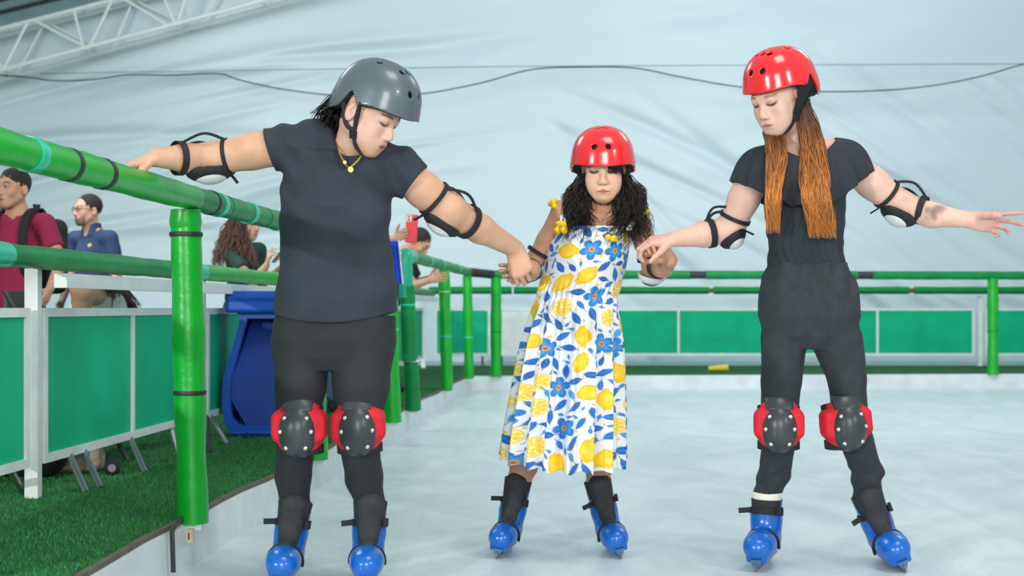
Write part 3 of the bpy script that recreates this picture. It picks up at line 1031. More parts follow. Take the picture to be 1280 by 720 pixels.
def helmet(parent, H, c, f, roll, shell, rad=(.121, .146, .112), notch=0.05, drop=0.0, pads=True, crown=0):
    """Skate helmet: shell with round vents, foam liner showing in them, side straps to the chin."""
    r, f, u = basis(f, roll=roll)
    c = Vector(c)
    A = (r, f, u)
    at = lambda x, y, z: c + r * x + f * y + u * z
    S = Field(c - Vector((.2, .2, .2)), c + Vector((.2, .2, .2)), 0.0033)

    def bottom(Sx, lift=0.0):
        def fn(x, y, z):
            X = (x - c.x) * r.x + (y - c.y) * r.y + (z - c.z) * r.z
            Y = (x - c.x) * f.x + (y - c.y) * f.y + (z - c.z) * f.z
            Z = (x - c.x) * u.x + (y - c.y) * u.y + (z - c.z) * u.z
            t = Y / rad[1]
            b = np.where(t > 0, -.018 - .012 * t, -.018 - .060 * np.minimum(1, -t * 1.3)) - 0.012 * np.exp(-((t - .05) / .25) ** 2) * 0
            b = b - drop * np.exp(-((t + .05) / .5) ** 2) - .022 * np.exp(-((t + .12) / .42) ** 2) + notch * np.exp(-((t + .18) / .17) ** 2)
            return np.maximum(Sx.g, b + lift - Z) - Sx.g
        Sx.disp(fn)
    # slightly boxed dome with a flared lower edge
    S.sell(at(0, 0, -.020), (rad[0], rad[1], rad[2] + .020), 2.25, 0, 'u', A)
    S.sell(at(0, 0, -.055), (rad[0], rad[1], .085), 2.25, .02, 'u', A)
    S.sell(at(0, 0, -.024), (rad[0] - .008, rad[1] - .008, rad[2] + .014), 2.25, 0, 's', A)
    S.sell(at(0, 0, -.060), (rad[0] - .008, rad[1] - .008, .085), 2.25, 0.01, 's', A)
    bottom(S)
    vents = [(-14, 22), (14, 22), (-26, 56), (0, 60), (26, 56), (-150, 58), (150, 58), (180, 60), (-165, 25), (165, 25), (-90, 62), (90, 62)]
    for az, el in vents:
        a, e = math.radians(az), math.radians(el + (crown if el > 50 else 0))
        d = (r * math.sin(a) + f * math.cos(a)) * math.cos(e) + u * math.sin(e)
        q = c + Vector((r * (d.dot(r) * rad[0]) + f * (d.dot(f) * rad[1]) + u * (d.dot(u) * rad[2])))
        S.cone(q - d * .03, q + d * .03, .0105, .0105, .002, 's')
    ho = S.build('helmet', shell, parent)
    L = Field(c - Vector((.2, .2, .2)), c + Vector((.2, .2, .2)), 0.005)
    L.sell(at(0, 0, -.022), (rad[0] - .011, rad[1] - .011, rad[2] + .008), 2.25, 0, 'u', A)
    L.sell(at(0, 0, -.056), (rad[0] - .012, rad[1] - .012, .082), 2.25, .02, 'u', A)
    L.ell(at(0, .01, -.05), (rad[0] - .028, rad[1] - .026, .09), 0, 's', A)
    bottom(L, -.004)
    L.build('foam_liner', M_FOAM, ho)
    for q in (-1, 1):
        rv = at(q * rad[0] * 1.0, .022, -.028)
        MB().tube([rv - r * q * .006, rv + r * q * .004], [.0045, .0035], 8).build('rivet', M_FOAM, ho)
        top = at(q * (rad[0] - .016), .012, -.035)
        chin = H.at(q * .012, .066, -.119)
        side = H.at(q * .070, .018, -.045)
        low = H.at(q * .046, .034, -.098)
        MB().tube(smooth_path([top, side, low, chin], 6), .0085, 8, flat=.45).build('chin_strap', M_STRAP, ho, True)
        back = at(q * (rad[0] - .018), -.05, -.045)
        MB().tube(smooth_path([back, H.at(q * .078, -.012, -.052), H.at(q * .066, .022, -.062)], 6), .007, 8, flat=.45).build('chin_strap', M_STRAP, ho, True)
        MB().tube([H.at(q * .070, .018, -.062), H.at(q * .061, .025, -.082)], .012, 8, flat=.6).build('strap_buckle', M_FOAM, ho, True)
        if not pads: continue
        ep = Field(H.at(0, 0, 0) - Vector((.15, .15, .15)), H.at(0, 0, 0) + Vector((.15, .15, .15)), .005)
        ep.cone(at(q * (rad[0] - .014), .016, -.03), H.at(q * .073, .014, -.058), .020, .011, .0, sq=(H.r, .45))
        ep.cone(at(q * (rad[0] - .014), -.03, -.03), H.at(q * .074, .006, -.052), .018, .010, .01, sq=(H.r, .45))
        ep.build('ear_pad', M_FOAM, ho)
    return ho


def skate(parent, A, T, K, s=1.0, tongue=True, sock=False, name='skate', hs=1.0):
    """Rental ice skate: A ice point under the ankle, T ice point ahead under the toe, K top of the shaft."""
    A, T, K = Vector(A), Vector(T), Vector(K)
    f = (T - A).normalized()
    u = (K - A); u = (u - f * u.dot(f)).normalized()
    r = f.cross(u)
    R = (r, f, u)
    zz = lambda z: z if z < .12 else .12 + (z - .12) * hs
    at = lambda x, y, z: A + (r * x + f * y + u * zz(z)) * s
    e = Field(A - Vector((.3, .34, .05)), A + Vector((.3, .3, .42)), 0.004)
    Q = lambda c, rad, k=.012, op='u': e.ell(at(*c), [q * s for q in rad], k * s, op, R)
    Q((0, .090, .082), (.053, .082, .048), .02)                 # toe cap
    Q((0, .135, .076), (.044, .042, .038), .02)
    e.cone(at(0, .09, .078), at(0, -.045, .082), .042 * s, .040 * s, .03 * s, sq=(r, 1.0))
    Q((0, -.050, .090), (.042, .042, .052), .02)
    e.chain([at(0, -.012, .10), at(0, -.020, .17), at(0, -.018, .262)], [.050 * s, .048 * s, .054 * s], .03 * s)
    e.cone(at(0, -.010, .262), at(0, -.010, .34), .043 * s, .047 * s, .004 * s, 's')
    e.cut(at(0, 0, .268), u)
    e.box(at(0, 0.040, .040), (.034 * s, .115 * s, .010 * s), .006 * s, .012 * s, 'u', R)
    e.cut(at(0, 0, .030), -u)
    b = e.build(name, M_BOOT, parent)
    # liner cuff and tongue
    e = Field(A - Vector((.3, .34, .05)), A + Vector((.3, .3, .42)), 0.004)
    if sock:
        e.cone(at(0, -.014, .24), at(0, -.014, .31), .0505 * s, .050 * s, 0)
        e.cut(at(0, 0, .298), u); e.cut(at(0, 0, .262), -u)
        e.build('sock', mat('white_sock', (226, 224, 214), .9, bump=.2, bscale=200), b)
        e = Field(A - Vector((.3, .34, .05)), A + Vector((.3, .3, .42)), 0.004)
    e.cone(at(0, -.012, .24), at(0, -.012, .30), .051 * s, .056 * s, .005 * s)
    e.cut(at(0, 0, .300 if not sock else .266), u)
    e.cut(at(0, 0, .225), -u)
    if tongue:
        e.chain([at(0, .040, .288), at(0, .034, .20), at(0, .044, .15), at(0, .082, .122)], [.043 * s, .035 * s, .028 * s, .022 * s], .02 * s, sq=(f, .55))
    e.build('boot_liner', M_CUFF, b)
    # straps, tails and buckles
    for z, tilt, rad, tail in ((.205, .0, .0535, True),):
        pts = [at(math.sin(a) * rad * 1.02, -.016 + math.cos(a) * (rad + .008), z + .012 * math.cos(a)) for a in np.linspace(-math.pi, math.pi, 25)]
        st = MB()
        for i in range(24):
            st.bar(pts[i], pts[i + 1], .006 * s, .022 * s, up=u)
        st.build('strap', M_STRAP, b)
        tl = MB()
        tl.bar(at(.050, .020, z + .008), at(.088, .030, z + .002), .005 * s, .018 * s, up=u)
        tl.build('strap_tail', M_STRAP, b)
        bk = MB(); bk.bar(at(-.056, .012, z + .012), at(-.050, .040, z + .012), .012 * s, .026 * s, up=u); bk.build('buckle', M_FOAM, b)
    st = MB()
    arc = [at(math.sin(a) * .0545, .052 - .020 * abs(math.sin(a)) , .074 + math.cos(a) * .0575) for a in np.linspace(-1.75, 1.75, 19)]
    for i in range(18):
        st.bar(arc[i], arc[i + 1], .026 * s, .0065 * s, up=(arc[i] - at(0, .05, .074)))
    st.build('strap', M_STRAP, b)
    # blade and holder
    prof = [(-.135, .0), (.150, .0), (.172, .010), (.176, .030), (.12, .034), (-.12, .034), (-.142, .026), (-.145, .008)]
    mb = MB(); n = len(prof)
    vs = [at(-.0022, y, z) for y, z in prof] + [at(.0022, y, z) for y, z in prof]
    mb.add(vs, [tuple(range(n)), tuple(range(2 * n - 1, n - 1, -1))] + [(i, i + n, (i + 1) % n + n, (i + 1) % n) for i in range(n)])
    mb.build('blade', M_STEEL, b)
    hb = MB()
    for y0, y1 in ((-.115, -.015), (.045, .165)):
        vs = [at(-.004, y0 + .012, .010), at(.004, y0 + .012, .010), at(.004, y1 - .004, .010), at(-.004, y1 - .004, .010),
              at(-.026, y0, .042), at(.026, y0, .042), at(.020, y1, .042), at(-.020, y1, .042)]
        hb.add(vs, [(0, 1, 2, 3), (7, 6, 5, 4), (0, 4, 5, 1), (1, 5, 6, 2), (2, 6, 7, 3), (3, 7, 4, 0)])
    hb.build('blade_holder', M_HOLD, b)
    return b


def knee_pad(parent, c, f, u, s=1.0):
    """Red padded knee guard with a dark riveted cap and black straps; c on the front of the knee."""
    f = Vector(f).normalized(); u = Vector(u); u = (u - f * u.dot(f)).normalized()
    r = f.cross(u)
    R = (r, f, u)
    c = Vector(c)
    at = lambda x, y, z: c + (r * x + f * y + u * z) * s
    e = Field(c - Vector((.17, .17, .17)), c + Vector((.17, .17, .17)), .004)
    e.ell(at(0, -.062, 0), (.078 * s, .072 * s, .108 * s), 0, 'u', R)
    e.box(at(0, -.060, .004), (.084 * s, .050 * s, .046 * s), .02 * s, .015 * s, 'u', R)
    e.cone(at(0, -.082, .14), at(0, -.082, -.14), .060 * s, .058 * s, 0, 's')
    e.cut(at(0, -.085, 0), -f)
    o = e.build('knee_pad', M_PADRED, parent)
    e = Field(c - Vector((.17, .17, .17)), c + Vector((.17, .17, .17)), .004)
    e.ell(at(0, -.038, -.008), (.064 * s, .070 * s, .086 * s), 0, 'u', R)
    e.ell(at(0, -.056, -.008), (.060 * s, .068 * s, .082 * s), 0, 's', R)
    e.cut(at(0, -.034, 0), -f)
    e.build('knee_cap', M_CAP, o)
    e = Field(c - Vector((.17, .17, .17)), c + Vector((.17, .17, .17)), .004)
    e.ell(at(0, -.062, 0), (.082 * s, .0765 * s, .112 * s), 0, 'u', R)
    e.ell(at(0, -.064, 0), (.074 * s, .068 * s, .104 * s), 0, 's', R)
    e.cut(at(0, 0, .099), u); e.cut(at(0, 0, .056), -u); e.cut(at(.048, 0, 0), r); e.cut(at(-.048, 0, 0), -r); e.cut(at(0, -.06, 0), -f)
    e.build('upper_panel', M_CAP, o)
    for x, z in ((-.034, .036), (.034, .036), (-.047, -.006), (.047, -.006), (-.030, -.056), (.030, -.056)):
        y = -.038 + .070 * math.sqrt(max(0.02, 1 - (x / .064) ** 2 - ((z + .008) / .086) ** 2))
        p = at(x, y, z)
        MB().tube([p - f * .006, p + f * .002, p + f * .0045], [.0065 * s, .0065 * s, .003 * s], 10).build('rivet', M_RIVET, o, True)
    for z in (.050, -.070):
        pts = [at(math.sin(a) * .070, -.078 + math.cos(a) * .066, z) for a in np.linspace(-math.pi * .99, math.pi * .99, 25)]
        st = MB()
        for i in range(24):
            st.bar(pts[i], pts[i + 1], .004 * s, .026 * s, up=u)
        st.build('strap', M_STRAP, o)
    return o


def ring_around(c, axis, r, wdt, th=.0035, sq=1.0, n=26, up=None):
    axis = Vector(axis).normalized()
    _, s_, u_ = frame(axis, Vector((0, 1, 0)) if up is None else up)
    b = MB()
    pts = [Vector(c) + s_ * math.cos(2 * math.pi * i / n) * r + u_ * math.sin(2 * math.pi * i / n) * r * sq for i in range(n + 1)]
    for i in range(n):
        b.bar(pts[i], pts[i + 1], th, wdt, up=axis)
    return b


def elbow_pad(parent, sh, el, wr, ra, rf, down, label=None, s=1.0, ta=.42, tf=.30, ms=None, mc=None):
    """Loose elbow guard: two elastic straps, edge cords and a white shell hanging under the elbow."""
    sh, el, wr = Vector(sh), Vector(el), Vector(wr)
    down = Vector(down).normalized()
    pa, pf = el.lerp(sh, ta), el.lerp(wr, tf)
    da, df = (sh - el).normalized(), (wr - el).normalized()
    ax = (pf - pa).normalized()
    dn = (down - ax * down.dot(ax)).normalized()
    side = ax.cross(dn)
    c = (pa + pf) / 2 * .5 + el * .5 + dn * (ra * .80)
    R = (ax, side, dn)
    L = (pf - pa).length
    e = Field(c - Vector((.16, .16, .16)), c + Vector((.16, .16, .16)), .004)
    e.ell(c, (L * .50, .052 * s, .034 * s), 0, 'u', R)
    e.ell(c - dn * .014, (L * .49, .050 * s, .030 * s), 0, 's', R)
    e.cut(c - dn * .004, -dn)
    o = e.build('elbow_pad', ms or M_STRAP, parent)
    e = Field(c - Vector((.16, .16, .16)), c + Vector((.16, .16, .16)), .004)
    cc = c + dn * .010
    e.ell(cc, (L * .36, .042 * s, .032 * s), 0, 'u', R)
    e.ell(cc - dn * .012, (L * .36, .042 * s, .030 * s), 0, 's', R)
    e.build('elbow_cap', mc or M_PADW, o)
    ring_around(pa, da, ra + .004, .014).build('strap', M_STRAP, o)
    ring_around(pf, df, rf + .004, .022).build('strap', M_STRAP, o)
    for q in (() if ms else (-1, 1)):
        a = pa - dn * ra * .75 + side * q * ra * .6
        b = pf - dn * rf * .75 + side * q * rf * .6
        MB().tube(smooth_path([a, (a + b) / 2 - dn * .026 + side * q * .012, b], 6), .0050, 6).build('edge_cord', M_STRAP, o, True)
    if not ms:
        MB().bar(pa + dn * (ra + .002), pa + dn * (ra + .035) - ax * .02, .004, .016, up=side).build('strap_tail', M_STRAP, o)
    return o


def rows(spec, Y):
    """Pixel rows (py, xl, xr, half depth[, dY]) to loft rows at distance Y."""
    out = []
    for q in spec:
        py, xl, xr, ry = q[:4]
        y = Y + (q[4] if len(q) > 4 else 0)
        c = P((xl + xr) / 2, py, y)
        out.append((c.z, c.x, c.y, (xr - xl) / 2 * y / FPX, ry))
    return out


def wrinkle(amp, ks, seed=0):
    r_ = random.Random(seed)
    W = [(r_.uniform(-1, 1) * ks, r_.uniform(-1, 1) * ks * .6, r_.uniform(-1, 1) * ks, r_.uniform(0, 6)) for _ in range(7)]

    def fn(x, y, z):
        s = 0
        for a, b, c, p in W:
            s = s + np.sin(a * x + b * y + c * z + p + 1.5 * np.sin(9 * x + 7 * z + p))
        return amp * s / 4
    return fn


def gnd(px, py):
    """Point of the ice seen at a pixel."""
    Y = FPX * CH / (py - HY)
    return Vector(((px - CX) * Y / FPX, Y, 0))


def skate_pts(tip, ax_, K, s=1.0, ln=.155, top=.245):
    """Ice points under ankle and toe, and the ankle joints the leg ends in."""
    T = gnd(*tip)
    A = Vector(((ax_ - CX) * (T.y + ln * s) / FPX, T.y + ln * s, 0))
    K = Vector((K[0], T.y + ln * s + .015, K[2]))
    f = (T - A).normalized()
    u = K - A; u = (u - f * u.dot(f)).normalized()
    return A, T, K, A - f * .018 * s + u * top * s, A - f * .016 * s + u * .13 * s


def skate_at(parent, q, s=1.0, **kw):
    return skate(parent, q[0], q[1], q[2], s, **kw)


# ================================================================== woman with the grey helmet
Y1 = 4.55
p1 = lambda x, y, d=0.0: P(x, y, Y1 + d)
base1 = Vector((p1(412, 735).x, Y1, 0))
W1 = empty('person', base1, 'woman in grey helmet and charcoal T-shirt skating with one hand on the green rail', 'person', None)
SK1 = (208, 164, 136)
q1L = skate_pts((346, 739), 354, p1(363, 640))
q1R = skate_pts((456, 739), 458, p1(459, 640))
H1 = Head(p1(461, 141, -.10), (.79, -.35, -.50), roll=0.0, s=1.0)

S = Field(p1(135, 60, 0) - Vector((0, .36, 0)), p1(690, 735, 0) + Vector((0, .36, -.06)), .0036)
H1.add(S)
nb = p1(438, 205, .02)
S.chain([H1.at(0, -.020, -.045), p1(445, 178, -.03), nb], [.056, .055, .066], .03)
S.chain([p1(372, 188), p1(432, 200, .01), p1(490, 212)], [.050, .052, .050], .03)
# right arm, out along the rail
a_sh, a_el, a_wr = p1(352, 184, .0), p1(266, 199, .02), p1(197, 197, -.10)
S.chain([a_sh, p1(315, 189), a_el, p1(232, 198, -.04), a_wr], [.060, .056, .053, .044, .030], .02)
hd = hand(S, a_wr, (-.93, -.12, -.30), (-.32, .02, -.95), False, 1.0, ((35, 50, 25), (38, 55, 25), (40, 55, 25), (45, 55, 25)), thumb=(.55, .6, .35))
# left arm, down to the girl's hand
b_sh, b_el, b_wr = p1(505, 216), p1(560, 263, .06), P(644, 311, 4.80)
S.chain([b_sh, p1(530, 238, .03), b_el, p1(600, 286, .16), b_wr], [.058, .056, .056, .046, .030], .02)
hand(S, b_wr, (.30, -.12, -.94), (.10, .95, .12), True, .98, ((50, 60, 40), (54, 62, 40), (58, 64, 40), (62, 64, 40)), thumb=(.80, .40, .45))
# trunk and legs under the clothes
S.loft(rows([(410, 364, 476, .09), (330, 360, 486, .11), (250, 362, 486, .110), (212, 376, 488, .075), (196, 390, 474, .045)], Y1), .02)
S.ell(p1(416, 400), (.165, .11, .10), .03)
for (hx, hy), (kx, ky), (cx_, cy_), qk, rs in (((378, 425), (371, 536), (366, 592), q1L, (.074, .044, .044, .036, .036)), ((452, 422), (447, 536), (455, 596), q1R, (.078, .044, .044, .036, .036))):
    S.chain([p1(hx, hy), p1(kx, ky, -.02), p1(cx_, cy_, .078), qk[3], qk[4]], rs, .03)


def cols1(V):
    c = skin_cols(V, SK1)
    face = np.clip((V[:, 2] - H1.at(0, 0, -.14).z) / .03, 0, 1)[:, None] * np.clip((V[:, 0] - p1(395, 0).x) / .05, 0, 1)[:, None]
    c = c * (1 - face) + np.array(lin((228, 184, 166))) * face
    H1.paint(V, c, lip=lin((168, 92, 88)), brow=lin((52, 40, 36)), blush=.22)
    return c


S.build('body', M_SKIN, W1, cols1)

# T-shirt
S = Field(p1(318, 130) - Vector((0, .26, 0)), p1(545, 425) + Vector((0, .26, -.02)), .0036)
S.loft(rows([(409, 341, 497, .132), (395, 342, 497, .136), (370, 346, 496, .138), (340, 350, 492, .137), (310, 352, 488, .139), (285, 352, 487, .150, -.01),
             (262, 352, 488, .156, -.015), (240, 351, 492, .142, -.005), (222, 351, 497, .125), (205, 353, 503, .108), (190, 360, 500, .088)], Y1), .02, e=2.25)
for q in (392, 452):
    S.ell(p1(q, 264 if q < 420 else 270, -.095), (.070, .062, .066), .045)
S.chain([p1(352, 183), p1(398, 178, .01), p1(450, 192, .01), p1(500, 214)], [.066, .066, .066, .063], .035)
S.cone(p1(356, 184), p1(322, 189), .067, .068, .02)
S.cone(p1(500, 212), p1(533, 242), .066, .064, .02)
S.disp(wrinkle(.0045, 34, 5))
S.disp(lambda x, y, z: .004 * np.sin((z - x * .55) * 46 + 2 * np.sin(x * 12)) * np.clip((p1(0, 300).z - z) / .15, 0, 1))
S.disp(lambda x, y, z: .003 * np.sin((z + x * .9) * 60 + 2 * np.sin(x * 17)) * np.clip((z - p1(0, 300).z) / .12, 0, 1))
c0 = p1(337, 186)
S.cut(c0, (-1, 0, -.28), c0 - Vector((.09, .12, .13)), c0 + Vector((.03, .12, .12)))
c0 = p1(517, 230)
S.cut(c0, (.80, 0, -.62), c0 - Vector((.055, .12, .11)), c0 + Vector((.10, .12, .08)))
# hem dips at the front, neck opening
S.disp(lambda x, y, z: np.maximum(S.g, (p1(420, 403).z + .030 * ((x - p1(420, 0).x) / .19) ** 2 + .02 * (x - p1(420, 0).x) - z)) - S.g)
S.cone(p1(430, 196, -.13), p1(437, 130, .0), .040, .060, .006, 's')
S.cone(p1(443, 198, -.13), p1(446, 130, -.02), .036, .058, .006, 's')
S.build('shirt', M_SHIRT, W1)

# leggings
S = Field(p1(320, 385) - Vector((0, .24, 0)), p1(510, 690) + Vector((0, .30, 0)), .0044)
S.loft(rows([(462, 356, 476, .075), (446, 345, 488, .100), (425, 339, 494, .116), (395, 344, 494, .122)], Y1), .03)
for (hx, hy), (mx, my), (kx, ky), (cx_, cy_), qk, rs in (
        ((378, 432), (376, 480), (371, 536), (366, 594), q1L, (.095, .080, .064, .058, .047, .044)),
        ((453, 430), (451, 480), (447, 536), (455, 598), q1R, (.103, .090, .066, .060, .047, .044))):
    S.chain([p1(hx, hy), p1(mx, my, -.01), p1(kx, ky, -.02), p1(cx_, cy_, .078), qk[3], qk[4]], rs, .012)
S.disp(wrinkle(.002, 50, 8))
S.build('leggings', M_LEGG, W1)

helmet(W1, H1, p1(473.5, 122, -.10), (.80, -.42, -.36), -.02, M_SHELLG, rad=(.118, .138, .118), pads=False)
knee_pad(W1, p1(370, 537, -.10), (-.05, -1, -.05), (0.0, .05, 1), 1.0)
knee_pad(W1, p1(446, 536, -.10), (.03, -1, -.05), (-.05, .05, 1), 1.0)
elbow_pad(W1, a_sh, a_el, a_wr, .054, .049, (.1, -.2, -1), ta=.22, tf=.62)
elbow_pad(W1, b_sh, b_el, b_wr, .058, .052, (-.55, -.1, -.8), ta=.32, tf=.28)
# skates
skate_at(W1, q1L, hs=.78)
skate_at(W1, q1R, hs=.78)
# hair gathered at the nape and necklace
r_ = random.Random(21)
paths = []
for i in range(300):
    s0 = H1.at(r_.uniform(.0, .085), r_.uniform(-.10, -.03), r_.uniform(-.05, .02))
    e0 = p1(r_.uniform(398, 428), r_.uniform(150, 182), r_.uniform(-.02, .08))
    m0 = s0.lerp(e0, .5) + Vector((r_.uniform(-.02, .02), r_.uniform(-.02, .02), r_.uniform(0, .03)))
    paths.append(interp([s0, m0, e0], 10))
for i in range(26):
    s0 = H1.at(r_.uniform(.0, .08), r_.uniform(-.10, -.06), r_.uniform(-.03, .03))
    e0 = p1(r_.uniform(386, 402), r_.uniform(138, 160), r_.uniform(0, .05))
    paths.append(interp([s0, s0.lerp(e0, .5) + Vector((0, 0, .012)), e0], 10))
strands('hair', M_HAIR, W1, paths, [r_.uniform(.0012, .0032) for _ in paths], lambda t, i: lin((26 + i % 5 * 3, 24, 25)))
nl = [p1(421, 178, -.055), p1(424, 190, -.09), p1(429, 200, -.105), p1(436, 209, -.112), p1(446, 202, -.108), p1(455, 190, -.10)]
nk = MB().tube(smooth_path(nl, 6), .0028, 6).build('necklace', M_GOLD, W1, True)
q = p1(438.5, 212, -.118)
MB().tube([q + Vector((0, -.002, 0)), q + Vector((0, .002, 0))], .0085, 14).build('pendant', M_GOLD, nk)
q = p1(431, 203, -.116)
MB().tube([q + Vector((0, -.002, 0)), q + Vector((0, .002, 0))], .0055, 10).build('pendant', M_GOLD, nk)

# ================================================================== girl in the sundress
Y2 = 5.12
p2 = lambda x, y, d=0.0: P(x, y, Y2 + d)
base2 = Vector((p2(700, 698).x, Y2, 0))
W2 = empty('person', base2, 'girl in red helmet and white sundress printed with lemons and blue leaves', 'person', None)
q2L = skate_pts((620, 699), 630, p2(650, 598), .9, top=.275)
q2R = skate_pts((777, 699), 768, p2(747, 600), .9, top=.275)
H2 = Head(P(755, 209, Y2 - .03), (-.10, -.96, -.25), s=1.0, child=True)
S = Field(p2(610, 140) - Vector((0, .42, 0)), p2(865, 720) + Vector((0, .34, 0)), .0036)
H2.add(S)
S.chain([H2.at(0, -.02, -.05), p2(752, 262, .02), p2(750, 285, .02)], [.046, .044, .056], .025)
S.chain([p2(706, 266), p2(750, 274, .02), p2(795, 266)], [.040, .056, .040], .03)
S.loft(rows([(380, 694, 752, .065), (330, 700, 766, .068), (295, 704, 780, .068), (270, 715, 780, .05)], Y2), .03)
S.ell(p2(720, 420), (.10, .075, .12), .03)
g_el, g_wr = p2(661, 338, .02), P(666, 337, 4.872)
g_sh = p2(704, 265)
S.chain([g_sh, p2(685, 300, .02), g_el], [.043, .037, .034], .02)
S.chain([g_el, P(664, 337, 5.0), g_wr], [.034, .031, .024], .015)
hand(S, g_wr, (-.86, -.12, -.12), (.1, -.95, .0), False, .84, ((22, 48, 40), (26, 52, 40), (28, 55, 40), (30, 55, 40)), thumb=(.6, .6, .5))
k_sh, k_el, k_wr = p2(797, 266), p2(816, 338, .02), P(838, 326, 4.90)
S.chain([k_sh, p2(806, 303, .01), k_el], [.041, .036, .035], .02)
S.chain([k_el, P(830, 335, 5.0), k_wr], [.035, .031, .024], .015)
hand(S, k_wr, (-.60, -.25, .70), (-.35, -.75, -.45), True, .82, ((40, 60, 40), (45, 60, 40), (48, 60, 40), (50, 60, 40)), thumb=(.5, .5, .6))
LG = (((697, 460), (672, 530), (655, 582), q2L), ((742, 460), (750, 530), (748, 582), q2R))
for L in LG:
    S.chain([p2(*L[0]), p2(*L[1]), p2(*L[2], .05), L[3][3], L[3][4]], [.066, .052, .044, .038, .034], .03)


def cols2(V):
    c = skin_cols(V, (196, 146, 118))
    face = np.clip((V[:, 2] - H2.at(0, 0, -.13).z) / .02, 0, 1)[:, None]
    c = c * (1 - face) + np.array(lin((236, 190, 162))) * face  # face skin painted lighter to offset the shade of the helmet
    H2.paint(V, c, lip=lin((192, 104, 98)), brow=lin((52, 38, 34)), blush=.10)
    return c


S.build('body', M_SKIN, W2, cols2)

# printed sundress: pleated surface of revolution with the print laid on it motif by motif
ctrl = [(284, 698, 790, .098), (300, 687, 788, .100), (325, 681, 785, .102), (350, 676, 779, .100), (372, 669, 772, .100), (400, 661, 773, .125),
        (450, 651, 775, .160), (500, 643, 776, .190), (540, 636, 776, .210), (572, 632, 776, .222)]
NT, NV = 440, 330
py_ = np.linspace(284, 575, NV)
cc = np.array(ctrl, dtype=float)
xl, xr, dp = (np.interp(py_, cc[:, 0], cc[:, k]) for k in (1, 2, 3))
k5 = np.ones(25) / 25
sm_ = lambda a: np.convolve(np.pad(a, 12, mode='edge'), k5, mode='valid')
xl, xr, dp = sm_(xl), sm_(xr), sm_(dp)
th = np.linspace(0, 2 * np.pi, NT, endpoint=False)
TH, PY = np.meshgrid(th, py_, indexing='ij')
sc2 = Y2 / FPX
pl = np.clip((PY - 368) / 60, 0, 1)
plt_ = pl * (.010 + .012 * np.clip((PY - 380) / 190, 0, 1)) * (np.sin(TH * 17 + .8 * np.sin(TH * 3) + (PY - 400) * .004) + .5 * np.sin(TH * 31 + 1))
gath = .004 * np.sin(TH * 44) * np.exp(-((PY - 372) / 14) ** 2) - .007 * np.exp(-((PY - 371) / 5) ** 2)
RX = (xr - xl)[None] / 2 * sc2 + plt_ + gath
RY_ = dp[None] + plt_ + gath
Xd = ((xl + xr)[None] / 2 - CX) * sc2 + RX * np.sin(TH)
Yd = Y2 + .01 - RY_ * np.cos(TH) - .02 * np.exp(-((PY - 318) / 26) ** 2) * np.clip(np.cos(TH), 0, 1) * .6
hem = np.clip((PY - 540) / 35, 0, 1)
Zd = CH - (PY - HY) * sc2 - hem * (.030 * np.sin(TH) * .4 + .022 * np.cos(TH) + .006 * np.sin(TH * 17))
Rm = np.sqrt((((xr - xl) / 2 * sc2) ** 2 + dp ** 2) / 2)
vz = (py_ - 284) * sc2                              # distance down the dress
C = np.tile(np.array(lin((226, 232, 236))), (NT, NV, 1))
r_ = random.Random(12)
placed = []


def place(rad, n, tries=4000):
    out = []
    for _ in range(tries):
        if len(out) >= n: break
        j = min(NV - 1, int(NV * r_.random() ** .8)); t = r_.uniform(0, 2 * np.pi); z = vz[j]; R_ = Rm[j]
        ok = True
        for (t2, z2, r2) in placed:
            dt = (t - t2 + np.pi) % (2 * np.pi) - np.pi
            if (dt * R_) ** 2 + (z - z2) ** 2 < (rad + r2) ** 2:
                ok = False; break
        if ok:
            placed.append((t, z, rad)); out.append((t, z, R_, r_.uniform(0, 2 * np.pi)))
    return out


def stamp(t, z, R_, ang, ext, fn):
    """fn(x, y, r, a) -> list of (mask, colour) in the motif's own axes."""
    dt = (TH - t + np.pi) % (2 * np.pi) - np.pi
    sel = (np.abs(dt * R_) < ext) & (np.abs(vz[None] - z) < ext)
    i, j = np.nonzero(sel)
    if not len(i): return
    x0, y0 = dt[i, j] * R_, vz[j] - z
    x, y = x0 * math.cos(ang) + y0 * math.sin(ang), -x0 * math.sin(ang) + y0 * math.cos(ang)
    for m, col in fn(x, y, np.hypot(x, y), np.arctan2(y, x)):
        m = np.clip(m, 0, 1)[:, None]
        C[i, j] = C[i, j] * (1 - m) + np.array(lin(col)) * m


aa = lambda d, wd=.0016: np.clip(.5 - d / wd, 0, 1)


def lemon(x, y, r, a):
    d = np.hypot(x / 1.18, y) - .027 - .008 * np.exp(-((np.abs(x) - .034) / .006) ** 2) * (np.abs(y) < .012)
    return [(aa(d), (236, 190, 28)), (aa(d + .007) * .55, (250, 214, 62)), (aa(np.hypot(x + .008, y + .008) - .008, .012) * .5, (255, 232, 120))]


def lemon_slice(x, y, r, a):
    seg = np.abs(((a / (2 * np.pi) * 9) % 1) - .5)
    return [(aa(r - .031), (236, 194, 40)), (aa(r - .0275), (250, 236, 170)), (aa(r - .0255) * np.clip((.44 - seg) / .06, 0, 1) * (r > .004), (238, 200, 70))]


def flower(x, y, r, a):
    pr = .018 + .020 * np.abs(np.cos(a * 2.5)) ** .7
    return [(aa(r - pr), (38, 124, 196)), (aa(r - pr * .62) * .5, (84, 164, 222)), (aa(r - .0085), (222, 150, 60)), (aa(r - .004), (150, 90, 40))]


